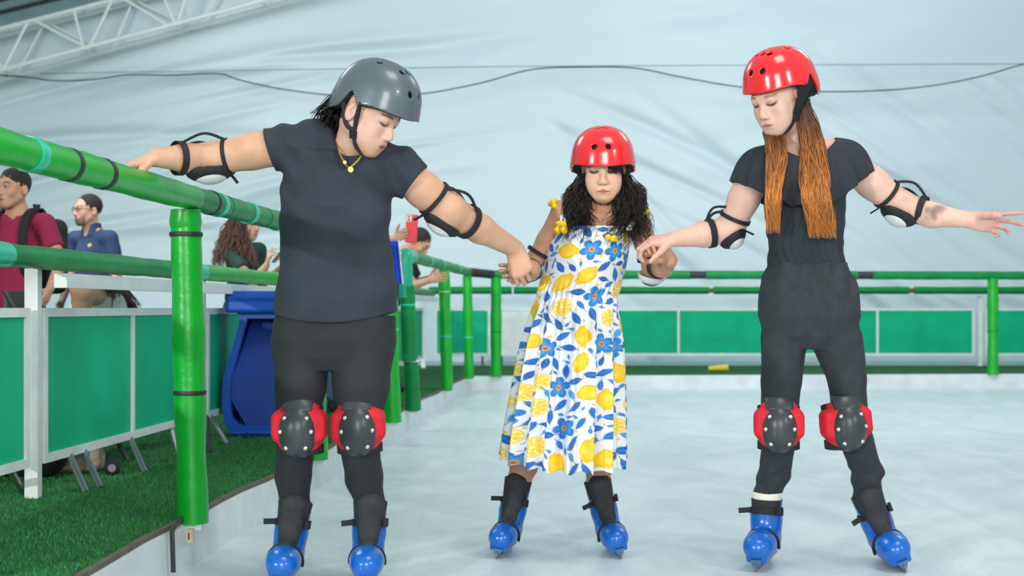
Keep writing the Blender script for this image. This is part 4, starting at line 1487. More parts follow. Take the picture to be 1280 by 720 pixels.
def leaf(L, col):
    def fn(x, y, r, a):
        wd = .42 * L * (1 - (x / L) ** 2) * (1 + .25 * x / L)
        m = aa(np.abs(y) - wd) * (np.abs(x) < L)
        return [(m, col), (aa(np.abs(y) - .0007, .0014) * (np.abs(x) < L * .8) * .5, (120, 180, 224)), (aa(np.abs(y) - .0009) * (x < -L * .9) * (x > -L * 1.5), (30, 80, 150))]
    return fn


for q in place(.036, 30): stamp(*q, .05, lemon)
for q in place(.034, 30): stamp(*q, .04, lemon_slice)
for q in place(.034, 24): stamp(*q, .045, flower)
for q in place(.0215, 170, 9000): stamp(*q, .045, leaf(.027, (26, 104, 186)))
for q in place(.0150, 190, 9000): stamp(*q, .035, leaf(.020, r_.choice([(36, 116, 200), (70, 150, 214), (24, 88, 168)])))
for q in place(.0085, 160, 6000): stamp(*q, .02, leaf(.0115, (44, 120, 196)))
for q in place(.0055, 120, 6000): stamp(*q, .012, lambda x, y, r, a: [(aa(r - .0050), (232, 190, 60))])
VV = np.stack([Xd, Yd, Zd], -1).reshape(-1, 3)
ii, jj = np.meshgrid(np.arange(NT), np.arange(NV - 1), indexing='ij')
F_ = np.stack([ii * NV + jj, ((ii + 1) % NT) * NV + jj, ((ii + 1) % NT) * NV + jj + 1, ii * NV + jj + 1], -1).reshape(-1, 4)
# inner layer closes the hem so the cloth has thickness
inn = VV.copy().reshape(NT, NV, 3)
ctr = np.stack([((xl + xr) / 2 - CX) * sc2, np.full(NV, Y2 + .01)], -1)
dv = inn[:, :, :2] - ctr[None]
inn[:, :, :2] = ctr[None] + dv * (1 - .004 / (np.linalg.norm(dv, axis=2, keepdims=True) + 1e-6))
n0 = NT * NV
F2 = F_[:, ::-1] + n0
i_ = np.arange(NT); j_ = (i_ + 1) % NT
rim = np.stack([i_ * NV + NV - 1, j_ * NV + NV - 1, n0 + j_ * NV + NV - 1, n0 + i_ * NV + NV - 1], -1)
rimt = np.stack([j_ * NV, i_ * NV, n0 + i_ * NV, n0 + j_ * NV], -1)
M_DRESS = mat('printed_cotton', (230, 234, 236), .8, vcol=True, bump=.15, bscale=240)
mesh_obj('dress', np.concatenate([VV, inn.reshape(-1, 3)]), np.concatenate([F_, F2, rim, rimt]), M_DRESS, W2, True,
         cols=np.concatenate([C.reshape(-1, 3), np.tile(np.array(lin((220, 226, 230))), (n0, 1))]))
M_WCOT = mat('white_cotton', (228, 230, 228), .85, bump=.1, bscale=200)
M_YEL = mat('yellow_pompom', (240, 200, 30), .9, bump=.5, bscale=120)
for q, pts in ((-1, [p2(703, 287, -.09), p2(704, 272, -.055), p2(706, 261, .0), p2(708, 268, .06)]), (1, [p2(786, 287, -.09), p2(792, 272, -.05), p2(795, 262, .0), p2(795, 268, .06)])):
    MB().tube(smooth_path(pts, 6), .011, 8, flat=.4).build('shoulder_strap', M_WCOT, W2, True)
# yellow ruffles on the straps
r_ = random.Random(5)
for x, y, d, n_, sp in ((692, 255, -.02, 6, 4), (700, 284, -.09, 9, 6), (806, 262, -.04, 6, 4), (764, 300, -.115, 3, 4)):
    S = Field(p2(x, y, d) - Vector((.06, .06, .06)), p2(x, y, d) + Vector((.06, .06, .06)), .003)
    for _ in range(n_):
        S.ell(p2(x + r_.uniform(-sp, sp), y + r_.uniform(-sp, sp), d + r_.uniform(-.01, .01)), (.011, .011, .011), .004)
    S.build('strap_ruffle', M_YEL, W2)
helmet(W2, H2, P(753.5, 192, Y2 - .035), (-.10, -.97, -.20), 0, M_SHELLR, rad=(.111, .138, .098), notch=.0, drop=.018, crown=17)
# wavy black hair
r_ = random.Random(33)
paths, rad = [], []
for i in range(1500):
    side = -1 if i % 2 else 1
    s0 = H2.at(-side * r_.uniform(.035, .085), r_.uniform(-.07, .03), r_.uniform(-.08, -.015))
    if side < 0:
        e0 = p2(r_.uniform(703, 747), r_.uniform(270, 305), r_.uniform(-.13, .05)); m0 = p2(r_.uniform(704, 738), r_.uniform(242, 265), r_.uniform(-.08, .06))
    else:
        e0 = p2(r_.uniform(752, 817), r_.uniform(275, 310), r_.uniform(-.13, .05)); m0 = p2(r_.uniform(768, 808), r_.uniform(240, 265), r_.uniform(-.08, .06))
    q = interp([s0, m0, e0], 26)
    t = np.linspace(0, 1, 26); a_ = r_.uniform(.005, .016); fq = r_.uniform(12, 20); ph = r_.uniform(0, 6) + 9 * s0.x
    q[:, 0] += a_ * t * np.sin(t * fq + ph); q[:, 1] += a_ * t * np.cos(t * fq + ph); q[:, 2] += .4 * a_ * t * np.sin(t * fq * 1.3)
    paths.append(q); rad.append(r_.uniform(.0008, .0021))
for i in range(110):      # fringe over the left temple
    s0 = H2.at(-r_.uniform(.012, .062), .088 - r_.uniform(0, .02), .045)
    a_ = r_.uniform(.010, .066)
    e0 = H2.at(-a_ - .006, .100 - a_ * .35, r_.triangular(-.016, .022, .0) - (a_ - .03) * .25)
    paths.append(interp([s0, s0.lerp(e0, .5) + Vector((0, -.012, 0)), e0], 26)); rad.append(r_.uniform(.0016, .003))
strands('hair', M_HAIR, W2, paths, rad, lambda t, i: lin((24 + i % 7 * 3, 21 + i % 5 * 2, 24)))
elbow_pad(W2, g_sh, g_el, g_wr, .040, .036, (-.8, -.3, -.6), s=1.15, ta=.30, tf=.35, ms=M_PADW, mc=M_CAP)
elbow_pad(W2, k_sh, k_el, k_wr, .040, .036, (.1, -.3, -1), s=1.0, ta=.22, tf=.35, ms=M_PADW, mc=M_CAP)

skate_at(W2, q2L, .9)
skate_at(W2, q2R, .9)

# ================================================================== woman with the red helmet
Y3 = 4.84
p3 = lambda x, y, d=0.0: P(x, y, Y3 + d)
base3 = Vector((p3(1030, 716).x, Y3, 0))
W3 = empty('person', base3, 'red-haired woman in red helmet and black jumpsuit with her free arm stretched out', 'person', None)
q3L = skate_pts((944, 716), 955, p3(967, 612))
q3R = skate_pts((1133, 716), 1118, p3(1093, 622))
H3 = Head(p3(972, 120, -.06), (-.66, -.62, -.42), s=1.0)
S = Field(p3(790, 45) - Vector((0, .42, 0)), p3(1290, 720) + Vector((0, .34, 0)), .0036)
H3.add(S)
S.chain([H3.at(0, -.020, -.045), p3(996, 158, -.01), p3(1003, 182, .02)], [.050, .048, .060], .025)
S.chain([p3(948, 204), p3(1003, 190, .01), p3(1058, 196)], [.048, .062, .050], .03)
c_sh, c_el, c_wr = p3(944, 215), p3(912, 288, .06), P(843, 299, 4.87)
S.chain([c_sh, p3(930, 248, .03), c_el, p3(880, 293, .045), c_wr], [.054, .051, .047, .041, .027], .02)
hand(S, c_wr, (-.93, -.05, -.08), (-.05, .35, -.93), False, .95, ((25, 55, 40), (30, 60, 40), (35, 60, 40), (40, 60, 40)), thumb=(.75, .5, .45))
f_sh, f_el, f_wr = p3(1062, 206), p3(1128, 258, .04), p3(1211, 275, -.06)
S.chain([f_sh, p3(1092, 230, .02), f_el, p3(1165, 269, -.01), f_wr], [.056, .052, .048, .040, .027], .02)
hand(S, f_wr, (.97, -.18, -.12), (.05, -.90, -.36), True, .93, ((2, 6, 4), (16, 20, 12), (30, 40, 25), (40, 50, 30)), thumb=(.72, .32, .60), spread=.22)
S.loft(rows([(400, 955, 1070, .10), (330, 966, 1050, .09), (260, 962, 1052, .10), (205, 960, 1050, .085), (185, 970, 1040, .06)], Y3), .03)
for L in (((982, 420), (975, 533), (970, 590), q3L), ((1045, 420), (1064, 533), (1083, 590), q3R)):
    S.chain([p3(*L[0]), p3(*L[1], -.02), p3(*L[2], .085), L[3][3], L[3][4]], [.058, .034, .030, .034, .035], .01)


def cols3(V):
    c = skin_cols(V, (226, 186, 168))
    red = np.clip((V[:, 0] - p3(1195, 0).x) / .12, 0, 1)[:, None] * .75
    c = c * (1 - red) + np.array(lin((198, 138, 132))) * red
    red = np.clip((p3(870, 0).x - V[:, 0]) / .12, 0, 1)[:, None] * .4
    c = c * (1 - red) + np.array(lin((202, 142, 130))) * red
    H3.paint(V, c, lip=lin((212, 120, 112)), brow=lin((136, 92, 68)), blush=.25)
    r_ = random.Random(4)
    for cx_, cy_, n_, sp, d in ((1165, 265, 26, 13, -.05), (1138, 246, 16, 8, -.03), (898, 285, 26, 12, -.02), (861, 302, 8, 3, -.05), (884, 282, 10, 6, -.02)):
        for _ in range(n_):
            blob(V, c, p3(cx_ + r_.gauss(0, sp * .6), cy_ + r_.gauss(0, sp * .45), d), r_.uniform(.010, .026), (98, 92, 88), .30, .7)
    return c


S.build('body', M_SKIN, W3, cols3)

# black top: fitted bodice
S = Field(p3(930, 150) - Vector((0, .24, 0)), p3(1090, 345) + Vector((0, .24, 0)), .0036)
S.loft(rows([(336, 958, 1058, .106), (318, 961, 1054, .104), (300, 960, 1054, .108), (270, 957, 1055, .118, -.008), (245, 954, 1058, .122, -.008), (222, 950, 1062, .112), (206, 950, 1060, .095)], Y3), .015, e=2.2)
S.disp(lambda x, y, z: .0022 * np.sin(x * 260 + 3 * np.sin(z * 30)) * np.clip((p3(0, 262).z - z) / .05, 0, 1))
S.disp(lambda x, y, z: .0035 * np.sin(x * 120 + 2 * np.sin(z * 20)) * np.clip((z - p3(0, 270).z) / .05, 0, 1))
S.build('bodice', M_TOP, W3)
# flounce over chest and shoulders
NT2, NV2 = 260, 26
th = np.linspace(0, 2 * np.pi, NT2, endpoint=False)
Vr = []
cxt = p3(1003, 0).x
for t in th:
    sx, cy_ = math.sin(t), math.cos(t)
    z_top = p3(0, 203).z + (.082 if sx > 0 else .060) * abs(sx) ** 1.6
    if cy_ < 0: z_top += .03 * cy_ * cy_
    top = Vector((cxt + .112 * sx, Y3 + .0 - (.112 if cy_ > 0 else .085) * cy_, z_top))
    rip = math.sin(t * 15 + 2 * math.sin(t * 2)) * .5 + .5 * math.sin(t * 23 + 1)
    sidew = abs(sx) ** 2.2
    x_out = (.150 + .070 * sidew) * sx + (.012 * sx)
    z_bot = p3(0, 264).z * (1 - sidew) + sidew * (p3(0, 228).z if sx < 0 else p3(0, 214).z)
    bot = Vector((cxt + x_out * (1 + .03 * rip), Y3 - (.158 * cy_) * (1 + .05 * rip), z_bot + .006 * rip))
    for j in range(NV2):
        v = j / (NV2 - 1)
        p = top.lerp(bot, v)
        arch = math.sin(math.pi * v)
        p += Vector((sx * .018 * sidew * arch, -cy_ * .022 * arch, .030 * sidew * arch))
        p += Vector((sx, -cy_, 0)) * (.006 * rip * v)
        Vr.append(p)
Vr = np.array([tuple(v) for v in Vr])
ii, jj = np.meshgrid(np.arange(NT2), np.arange(NV2 - 1), indexing='ij')
F_ = np.stack([ii * NV2 + jj, ii * NV2 + jj + 1, ((ii + 1) % NT2) * NV2 + jj + 1, ((ii + 1) % NT2) * NV2 + jj], -1).reshape(-1, 4)
o = mesh_obj('flounce', Vr, F_, M_TOP, W3)
md = o.modifiers.new('thickness', 'SOLIDIFY'); md.thickness = .003; md.offset = 0
# trousers with gathered waist
S = Field(p3(935, 318) - Vector((0, .24, 0)), p3(1120, 640) + Vector((0, .30, 0)), .0044)
S.loft(rows([(436, 968, 1060, .07), (420, 956, 1072, .10), (395, 949, 1077, .120), (365, 950, 1071, .120), (345, 953, 1064, .113), (330, 959, 1057, .108)], Y3), .03, e=2.3)
for L, rs, qk in ((((980, 425), (977, 475), (975, 532), (970, 585)), (.079, .066, .058, .054, .050), q3L),
                  (((1047, 425), (1058, 475), (1064, 532), (1084, 590)), (.087, .064, .058, .052, .047), q3R)):
    S.chain([p3(*L[0]), p3(*L[1], -.01), p3(*L[2], -.02), p3(*L[3], .085), qk[3]], rs, .012)
S.disp(lambda x, y, z: .004 * np.sin(x * 95 + 2 * np.sin(z * 15)) * np.clip((z - p3(0, 385).z) / .10, 0, 1))
S.disp(wrinkle(.0035, 40, 15))
S.disp(lambda x, y, z: .0035 * np.sin(z * 90 + 3 * np.sin(x * 25)) * np.clip((p3(0, 575).z - z) / .05, 0, 1))
for cp, n_ in ((Vector((q3L[3].x, q3L[3].y, .246)), (0, 0, -1)), (Vector((q3R[3].x, q3R[3].y, .232)), (.1, 0, -1))):
    S.cut(cp, n_, cp - Vector((.12, .2, .16)), cp + Vector((.12, .2, .05)))
S.build('trousers', M_JEAN, W3)
helmet(W3, H3, p3(974, 98, -.06), (-.70, -.66, -.26), 0.02, M_SHELLR, rad=(.110, .132, .106))
knee_pad(W3, p3(975, 534, -.10), (-.12, -1, -.05), (.0, .05, 1), .98)
knee_pad(W3, p3(1064, 532, -.10), (.10, -1, -.05), (-.12, .05, 1), .98)
elbow_pad(W3, c_sh, c_el, c_wr, .049, .044, (.3, -.2, -.9), ta=.22, tf=.35)
elbow_pad(W3, f_sh, f_el, f_wr, .050, .044, (-.2, -.2, -1), ta=.30, tf=.30)
skate_at(W3, q3L, tongue=False, sock=True, hs=.72)
skate_at(W3, q3R, hs=.78)
# long straight hair
r_ = random.Random(44)
paths, rad = [], []
for i in range(1500):
    left = i < 560
    s0 = H3.at(r_.uniform(-.075, .075), r_.uniform(-.09, -.03), r_.uniform(-.02, .02))
    if left:
        m0 = p3(r_.uniform(958, 984), r_.uniform(178, 196), -.11 + r_.uniform(-.02, .02)); m1 = p3(r_.uniform(957, 977), 240, -.185 + r_.uniform(-.015, .02))
        e0 = p3(r_.uniform(957, 975), r_.triangular(255, 294, 288), -.16 + r_.uniform(-.02, .02)); k0_ = H3.at(r_.uniform(.02, .07), .02, -.09)
    else:
        m0 = p3(r_.uniform(1000, 1032), r_.uniform(178, 196), -.095 + r_.uniform(-.02, .02)); m1 = p3(r_.uniform(1001, 1038), 240, -.185 + r_.uniform(-.015, .02))
        e0 = p3(r_.uniform(1010, 1046), r_.triangular(262, 300, 296), -.155 + r_.uniform(-.02, .02)); k0_ = H3.at(-r_.uniform(.05, .085), -r_.uniform(0, .05), -.06)
    q = interp([s0, k0_, m0, m1, e0], 22)
    paths.append(q); rad.append(r_.uniform(.0008, .0020))


def hairc(t, i):
    k = min(1, max(0, (t - .25) / .55)) * (.30 + .70 * ((i * 37) % 11) / 10)
    a, b = np.array(lin((72, 46, 36))), np.array(lin((238, 152, 70)))
    return a * (1 - k) + b * k


strands('hair', M_HAIR, W3, paths, rad, hairc)

# ================================================================== people and things beyond the railing
M_MAROON = mat('maroon_cotton', (150, 30, 72), .85, vary=.12, scale=9, bump=.25, bscale=160)
M_NAVY = mat('navy_polo', (40, 62, 98), .85, vary=.12, scale=9, bump=.25, bscale=160)
M_DGREEN = mat('dark_green_cloth', (30, 66, 58), .85, vary=.2, scale=9, bump=.25, bscale=160)
M_BLACKT = mat('black_cotton', (32, 36, 40), .85, vary=.2, scale=9)
M_BJEAN = mat('blue_jeans', (112, 140, 190), .85, vary=.2, scale=20)
M_DJEAN = mat('dark_jeans', (48, 56, 70), .85, vary=.2, scale=20)
M_SHOE = mat('dark_shoe', (44, 44, 48), .6)
M_TANK = mat('white_tank', (206, 222, 216), .85, bump=.15, bscale=120)


def onlooker(label, H, face, skin, shirt, pants, over=None, ground=TZ, lips=(166, 96, 88), eyes=True, beard=None, brow=(44, 34, 30), sleeve=.62, hair='short', recede=0.0, wide=1.0, h=.0062, collar=False):
    """A bystander: body, shirt, trousers, shoes. over replaces joints given in world space."""
    F = Vector(face); F.z = 0; F.normalize()
    R = Vector((F.y, -F.x, 0)); U = Vector((0, 0, 1))
    o = H.o
    J = dict(over or {})
    base = J.get('base') or Vector((o.x, o.y, ground)) - F * .04
    k = (o.z - ground) / 1.63 if 'k' not in J else J['k']
    B = lambda x, y, z: base + (R * x * wide + F * y + U * z) * k
    std = dict(neck=B(0, -.0, 1.44), ls=B(-.185, -.01, 1.40), rs=B(.185, -.01, 1.40), chest=B(0, 0, 1.25), waist=B(0, 0, 1.05), pel=B(0, 0, .93),
               le=B(-.235, -.03, 1.11), re=B(.235, -.03, 1.11), lw=B(-.24, .08, .88), rw=B(.24, .08, .88),
               lh=B(-.09, 0, .90), rh=B(.09, 0, .90), lk=B(-.10, .02, .49), rk=B(.10, .02, .49), la=B(-.10, -.02, .09), ra=B(.10, -.02, .09))
    std.update({a: b for a, b in J.items() if a not in ('base', 'k')})
    J = std
    pts = [v for a, v in J.items() if isinstance(v, Vector) and len(a) <= 5] + [o]
    lo = [min(p[i] for p in pts) - .22 for i in range(3)]; hi = [max(p[i] for p in pts) + .22 for i in range(3)]
    lo[2] = ground - .02
    e = empty('person', base, label, 'person')
    S = Field(lo, hi, h)
    H.add(S)
    S.chain([H.at(0, -.02, -.05), J['neck']], [.056 * k, .062 * k], .03)
    S.chain([J['ls'], J['neck'] - U * .015, J['rs']], [.050 * k, .052 * k, .050 * k], .02)
    tr = ((J['neck'], .08), (J['chest'], .125), (J['waist'], .115), (J['pel'], .125))
    for i in range(3):
        S.cone(tr[i][0], tr[i + 1][0], tr[i][1] * k * wide, tr[i + 1][1] * k * wide, .04, sq=(F, .72))
    for q in 'lr':
        S.chain([J[q + 's'], J[q + 'e'], J[q + 'w']], [.050 * k, .042 * k, .028 * k], .02)
        hd = J.get(q + 'd') or (J[q + 'w'] - J[q + 'e']).normalized()
        hn = J.get(q + 'n') or (R if q == 'l' else -R)
        hand(S, J[q + 'w'], hd, hn, q == 'l', .95 * k if k < 1.1 else 1.0, J.get(q + 'c') or ((15, 25, 15),) * 4, r=1.08)
        S.chain([J[q + 'h'], J[q + 'k'], J[q + 'a']], [.080 * k, .056 * k, .042 * k], .03)

    def cols(V):
        c = skin_cols(V, skin)
        H.paint(V, c, lip=lin(lips), brow=lin(brow), eyes_open=eyes, beard=beard, blush=.08)
        return c
    S.build('body', M_SKIN, e, cols)
    S = Field([lo[0], lo[1], min(J['pel'].z, J['chest'].z) - .3], hi, .0075)
    g = .016 * k
    for i in range(3):
        S.cone(tr[i][0] - (U * .05 * k if i == 0 else U * 0), tr[i + 1][0], tr[i][1] * k * wide + g, tr[i + 1][1] * k * wide + g * 1.5, .05, sq=(F, .78))
    tk = sleeve < .1
    sa, sb = (J['ls'].lerp(J['neck'], .55), J['rs'].lerp(J['neck'], .55)) if tk else (J['ls'], J['rs'])
    S.chain([sa, J['neck'] - U * .04 * k, sb], [(.060 if not tk else .046) * k, (.078 if not tk else .060) * k, (.060 if not tk else .046) * k], .03)
    for q in '' if tk else 'lr':
        S.cone(J[q + 's'], J[q + 's'].lerp(J[q + 'e'], sleeve), .064 * k, .066 * k, .02)
        c0 = J[q + 's'].lerp(J[q + 'e'], sleeve)
        dv = J[q + 'e'] - J[q + 's']
        S.cut(c0, dv, c0 - Vector((.10, .10, .10)) * k, c0 + Vector((.10, .10, .10)) * k)
    S.cone(J['neck'] + U * .10, J['neck'] + F * .030 * k - U * .008, .040, .052 * k, .004, 's')
    S.disp(wrinkle(.005, 30, int(abs(o.x) * 100)))
    S.build('shirt', shirt, e)
    S = Field(lo, [hi[0], hi[1], J['pel'].z + .25], .0095)
    S.cone(J['pel'] + U * .03 * k, J['pel'] - U * .03 * k, .135 * k * wide, .130 * k * wide, .02, sq=(F, .80))
    for q in 'lr':
        S.chain([J[q + 'h'], J[q + 'k'], J[q + 'a'].lerp(J[q + 'k'], .1)], [.098 * k, .074 * k, .064 * k], .02)
    S.build('trousers', pants, e)
    for q in 'lr':
        S = Field(J[q + 'a'] - Vector((.3, .3, .12)), J[q + 'a'] + Vector((.3, .3, .12)), .008)
        a = J[q + 'a']
        S.cone(a + F * -.03 - U * .045 * k, a + F * .15 - U * .052 * k, .042 * k, .040 * k, .01)
        S.cone(a - U * .03, a + U * .02, .046 * k, .050 * k, .02)
        S.cut(Vector((0, 0, ground + .001)), (0, 0, -1))
        S.build('shoe', M_SHOE, e)
    if hair == 'short':
        S = Field(H.at(0, 0, 0) - Vector((.18, .18, .18)), H.at(0, 0, 0) + Vector((.18, .18, .18)), .005)
        AX = (H.r, H.f, H.u)
        S.ell(H.at(0, -.014, .038), (.0775, .0955, .087), 0, 'u', AX)
        S.ell(H.at(0, .122 - recede * .5, -.006 + recede), (.085, .075, .070), .006, 's', AX)
        S.cut(H.at(0, -.02, -.050), -H.u + H.f * .15)
        for q in (-1, 1):
            S.ell(H.at(q * .08, .01, -.035), (.02, .026, .034), .006, 's', AX)
        S.disp(lambda x, y, z: .0028 * np.sin(x * 190 + 3 * np.sin(z * 90)) * np.sin(y * 170 + z * 150))
        S.build('hair', mat('short_dark_hair', (46, 40, 38), .75, bump=.9, bscale=260, vary=.4, scale=120), e)
    return e, J, F, R


# man in maroon with a backpack
Hm = Head(P(17, 236, 8.2), (-.45, -.88, .03), male=True)
e, J, F, R = onlooker('man in maroon T-shirt with a black backpack, standing at the left photo edge', Hm, (-.30, -.95, 0), (196, 150, 124), M_MAROON, M_DJEAN,
                      over=dict(lw=P(62, 362, 8.0), le=P(76, 330, 8.1)), brow=(34, 26, 24), wide=1.12)
k = (Hm.o.z - TZ) / 1.63
U = Vector((0, 0, 1))
for q in ('ls', 'rs'):
    s0 = J[q].lerp(J['neck'], .38)
    pts = [s0 - F * .12 - U * .10, s0 - F * .06 + U * .055, s0 + F * .03 + U * .060, s0 + F * .105 - U * .03, s0 + F * .115 - U * .22, s0 + F * .05 - U * .38]
    b = MB(); pp = smooth_path(pts, 6)
    for i in range(len(pp) - 1):
        b.bar(pp[i], pp[i + 1] + (pp[i + 1] - pp[i]) * .1, .055, .012, up=F)
    b.build('backpack_strap', M_STRAP, e)
S = Field(J['chest'] - Vector((.4, .4, .4)), J['chest'] + Vector((.4, .4, .4)), .009)
S.box(J['chest'] - F * .22 - U * .05, (.15, .085, .22), .06, 0, 'u', (R, F, U))
S.build('backpack', M_STRAP, e)

# man in navy polo with glasses
Hp = Head(P(110, 263, 10.6), (-.74, -.67, .02), male=True)
e, J, F, R = onlooker('man in navy polo shirt wearing glasses, behind the left railing', Hp, (-.45, -.9, 0), (206, 158, 136), M_NAVY, M_DJEAN, beard=lin((52, 42, 40)), wide=1.05, recede=.030)
g = MB()
for q in (-1, 1):
    c = Hp.at(q * .031, .099, .0)
    g.tube([c + (Hp.r * math.cos(a) * .021 + Hp.u * math.sin(a) * .018) for a in np.linspace(0, 2 * math.pi, 17)], .0026, 5)
    g.tube([Hp.at(q * .052, .096, .004), Hp.at(q * .078, .06, .004), Hp.at(q * .080, -.01, .002)], .0024, 5)
g.tube([Hp.at(-.011, .100, .003), Hp.at(.011, .100, .003)], .0024, 5)
g.build('glasses', mat('glasses_frame', (48, 52, 56), .4, metal=.4), e, True)
S = Field(J['neck'] - Vector((.16, .16, .14)), J['neck'] + Vector((.16, .16, .16)), .0055)
S.cone(J['neck'] - U * .01, J['neck'] + U * .045, .086, .070, 0)
S.cone(J['neck'] - U * .06, J['neck'] + U * .12, .070, .056, 0, 's')
S.cone(J['neck'] + F * .10 - U * .05, J['neck'] + F * .07 + U * .08, .02, .045, .004, 's')
S.build('collar', M_NAVY, e)
q = P(104, 308, 10.25)
q = J['ls'].lerp(J['chest'], .45) + F * .125
MB().tube([q, q + F * .012], [.016, .012], 8).build('chest_emblem', mat('yellow_emblem', (220, 200, 60), .6), e)

# woman with long curly hair holding a phone
Hc = Head(P(308, 279, 10.0), (.84, -.52, -.12))
le_, lw_ = P(326, 352, 9.8), P(332, 333, 9.7)
e, J, F, R = onlooker('woman with long curly brown hair and dark green top, beyond the left railing', Hc, (.75, -.66, 0), (208, 164, 140), M_DGREEN, M_DJEAN, hair=None, eyes=False,
                      over=dict(rw=P(333, 332, 9.72), re=P(316, 352, 9.75), lw=P(353, 334, 9.72), ld=Vector((.2, -.3, .9)), ln=Vector((-.9, -.3, 0)), rd=Vector((.25, -.1, 1)), rn=Vector((.9, .3, -.1)), rc=((5, 20, 10), (20, 30, 15), (30, 45, 20), (35, 45, 20))))
# her raised hand shows left of the phone
r_ = random.Random(77)
paths, rad = [], []
for i in range(520):
    a, el_ = r_.uniform(-2.75, 1.15), r_.uniform(.15, 1.4)
    s0 = Hc.at(-.08 * math.sin(a) * math.cos(el_), -.012 - .10 * math.cos(a) * math.cos(el_) * .9, .035 + .088 * math.sin(el_))
    e0 = P(r_.uniform(264, 322), r_.uniform(318, 338), 10.0 + r_.uniform(-.20, .12))
    m0 = P(0, r_.uniform(288, 304), 10.0); m0 = Vector((s0.x * .45 + e0.x * .55 - .02, s0.y * .4 + e0.y * .6, m0.z))
    q = interp([s0, m0, e0], 24)
    t = np.linspace(0, 1, 24); a_ = r_.uniform(.006, .016); fq = r_.uniform(20, 36); ph = r_.uniform(0, 6)
    q[:, 0] += a_ * t ** .5 * np.sin(t * fq + ph); q[:, 1] += a_ * t ** .5 * np.cos(t * fq + ph)
    paths.append(q); rad.append(r_.uniform(.0018, .0046))
strands('hair', M_HAIR, e, paths, rad, lambda t, i: np.array(lin((58, 44, 40))) * (1 - t * .8) + np.array(lin((150 - i % 5 * 12, 106 - i % 5 * 9, 76))) * t * .8)
ph = empty('mobile_phone', P(352, 326, 9.62), 'grey mobile phone held up by the curly-haired woman', 'phone')
pc = P(350, 318, 9.66); PR = (Vector((.55, .3, .75)).normalized())
d_, s_, u_ = frame(PR)
b = MB(); b.bar(pc - d_ * .07, pc + d_ * .07, .070, .009); b.build('phone_case', mat('grey_case', (92, 104, 108), .4), ph)
b = MB(); b.bar(pc - d_ * .062 + u_ * .0048, pc + d_ * .062 + u_ * .0048, .064, .001); b.build('screen', mat('dark_glass', (24, 30, 36), .15), ph)

# person behind the grey-helmeted woman filming with a red phone
Hh = Head(P(436, 246, 10.0), (.5, -.85, -.05))
wr_ = P(494, 298, 9.80)
e, J, F, R = onlooker('person in blue jeans behind the grey-helmeted woman, one arm raised to film', Hh, (.35, -.93, 0), (204, 156, 130), M_BLACKT, M_BJEAN, hair='short',
                      over=dict(le=P(455, 306, 9.95), lw=wr_, ld=Vector((.80, -.15, .35)), ln=Vector((.25, -.9, .15)), lc=((40, 60, 30), (45, 60, 30), (48, 60, 30), (50, 60, 30))))
pc = P(514.5, 286, 9.78)
ph = empty('mobile_phone', pc - Vector((0, 0, .09)), 'red phone held up beside the teal railing elbow', 'phone')
d_, s_, u_ = Vector((.07, 0, 1)).normalized(), Vector((1, 0, -.07)).normalized(), Vector((0, -1, 0))
AX = (s_, d_, u_)
S = Field(pc - Vector((.12, .05, .12)), pc + Vector((.12, .05, .12)), .0028)
S.box(pc, (.041, .096, .007), .006, 0, 'u', AX)
S.build('phone_case', mat('red_case', (224, 44, 60), .4), ph)
S = Field(pc - Vector((.12, .05, .12)), pc + Vector((.12, .05, .12)), .0028)
S.box(pc - s_ * .020 + d_ * .068 + u_ * .008, (.0165, .022, .004), .004, 0, 'u', AX)
cb = S.build('camera_block', mat('pale_camera_block', (224, 226, 226), .3), ph)
for q in (-.010, .010):
    c = pc - s_ * .022 + d_ * (.068 + q) + u_ * .012
    MB().tube([c, c + u_ * .003], .0068, 10).build('lens', M_FOAM, cb)

# man leaning over the railing
Hl = Head(P(524, 303, 12.2), (.72, -.30, -.60), male=True)
el_, wl_ = P(519, 353, 12.05), P(538, 346, 11.75)
base = P(478, 0, 12.35); base.z = TZ
e, J, F, R = onlooker('man in black T-shirt bending forward onto the railing beyond the teal elbow', Hl, (.9, -.3, 0), (204, 156, 130), M_BLACKT, M_DJEAN, hair='short', eyes=False,
                      over=dict(base=base, k=.95, neck=P(506, 318, 12.3), ls=P(513, 332, 12.45), rs=P(506, 333, 12.1), chest=P(498, 345, 12.3), waist=P(486, 370, 12.3), pel=P(479, 388, 12.35),
                                re=P(516, 357, 12.0), rw=P(537, 350, 11.9), le=P(520, 354, 12.5), lw=P(536, 348, 12.3), rd=Vector((.95, -.1, .2)), ld=Vector((.95, -.1, .15)),
                                lh=P(478, 392, 12.45), rh=P(478, 392, 12.25)))

# woman seated behind the barrier, bent forward
ch = Vector((P(92, 0, 6.5).x, 6.5, TZ))
sh_ = P(101, 352, 6.35)
Hs = Head(P(150, 402, 7.0), (.55, .6, -.62))
e, J, F, R = onlooker('seated woman in white tank top with long dark hair, bent forward behind the left barrier', Hs, (.30, .95, 0), (206, 162, 134), M_TANK, M_BLACKT, hair=None, eyes=False, sleeve=.02,
                      over=dict(base=ch, k=.95, neck=P(130, 370, 6.62), rs=P(132, 364, 6.80), ls=P(102, 361, 6.35), chest=P(124, 398, 6.62), waist=P(99, 425, 6.58), pel=P(93, 470, 6.58),
                                le=P(103, 402, 6.42), lw=P(112, 440, 6.75), re=P(120, 420, 6.95), rw=P(126, 445, 7.1), rh=P(94, 472, 6.68), lh=P(88, 472, 6.52),
                                rk=P(116, 470, 7.12), lk=P(104, 474, 7.0), ra=P(116, 565, 7.15), la=P(104, 568, 7.02)))
r_ = random.Random(9)
paths, rad = [], []
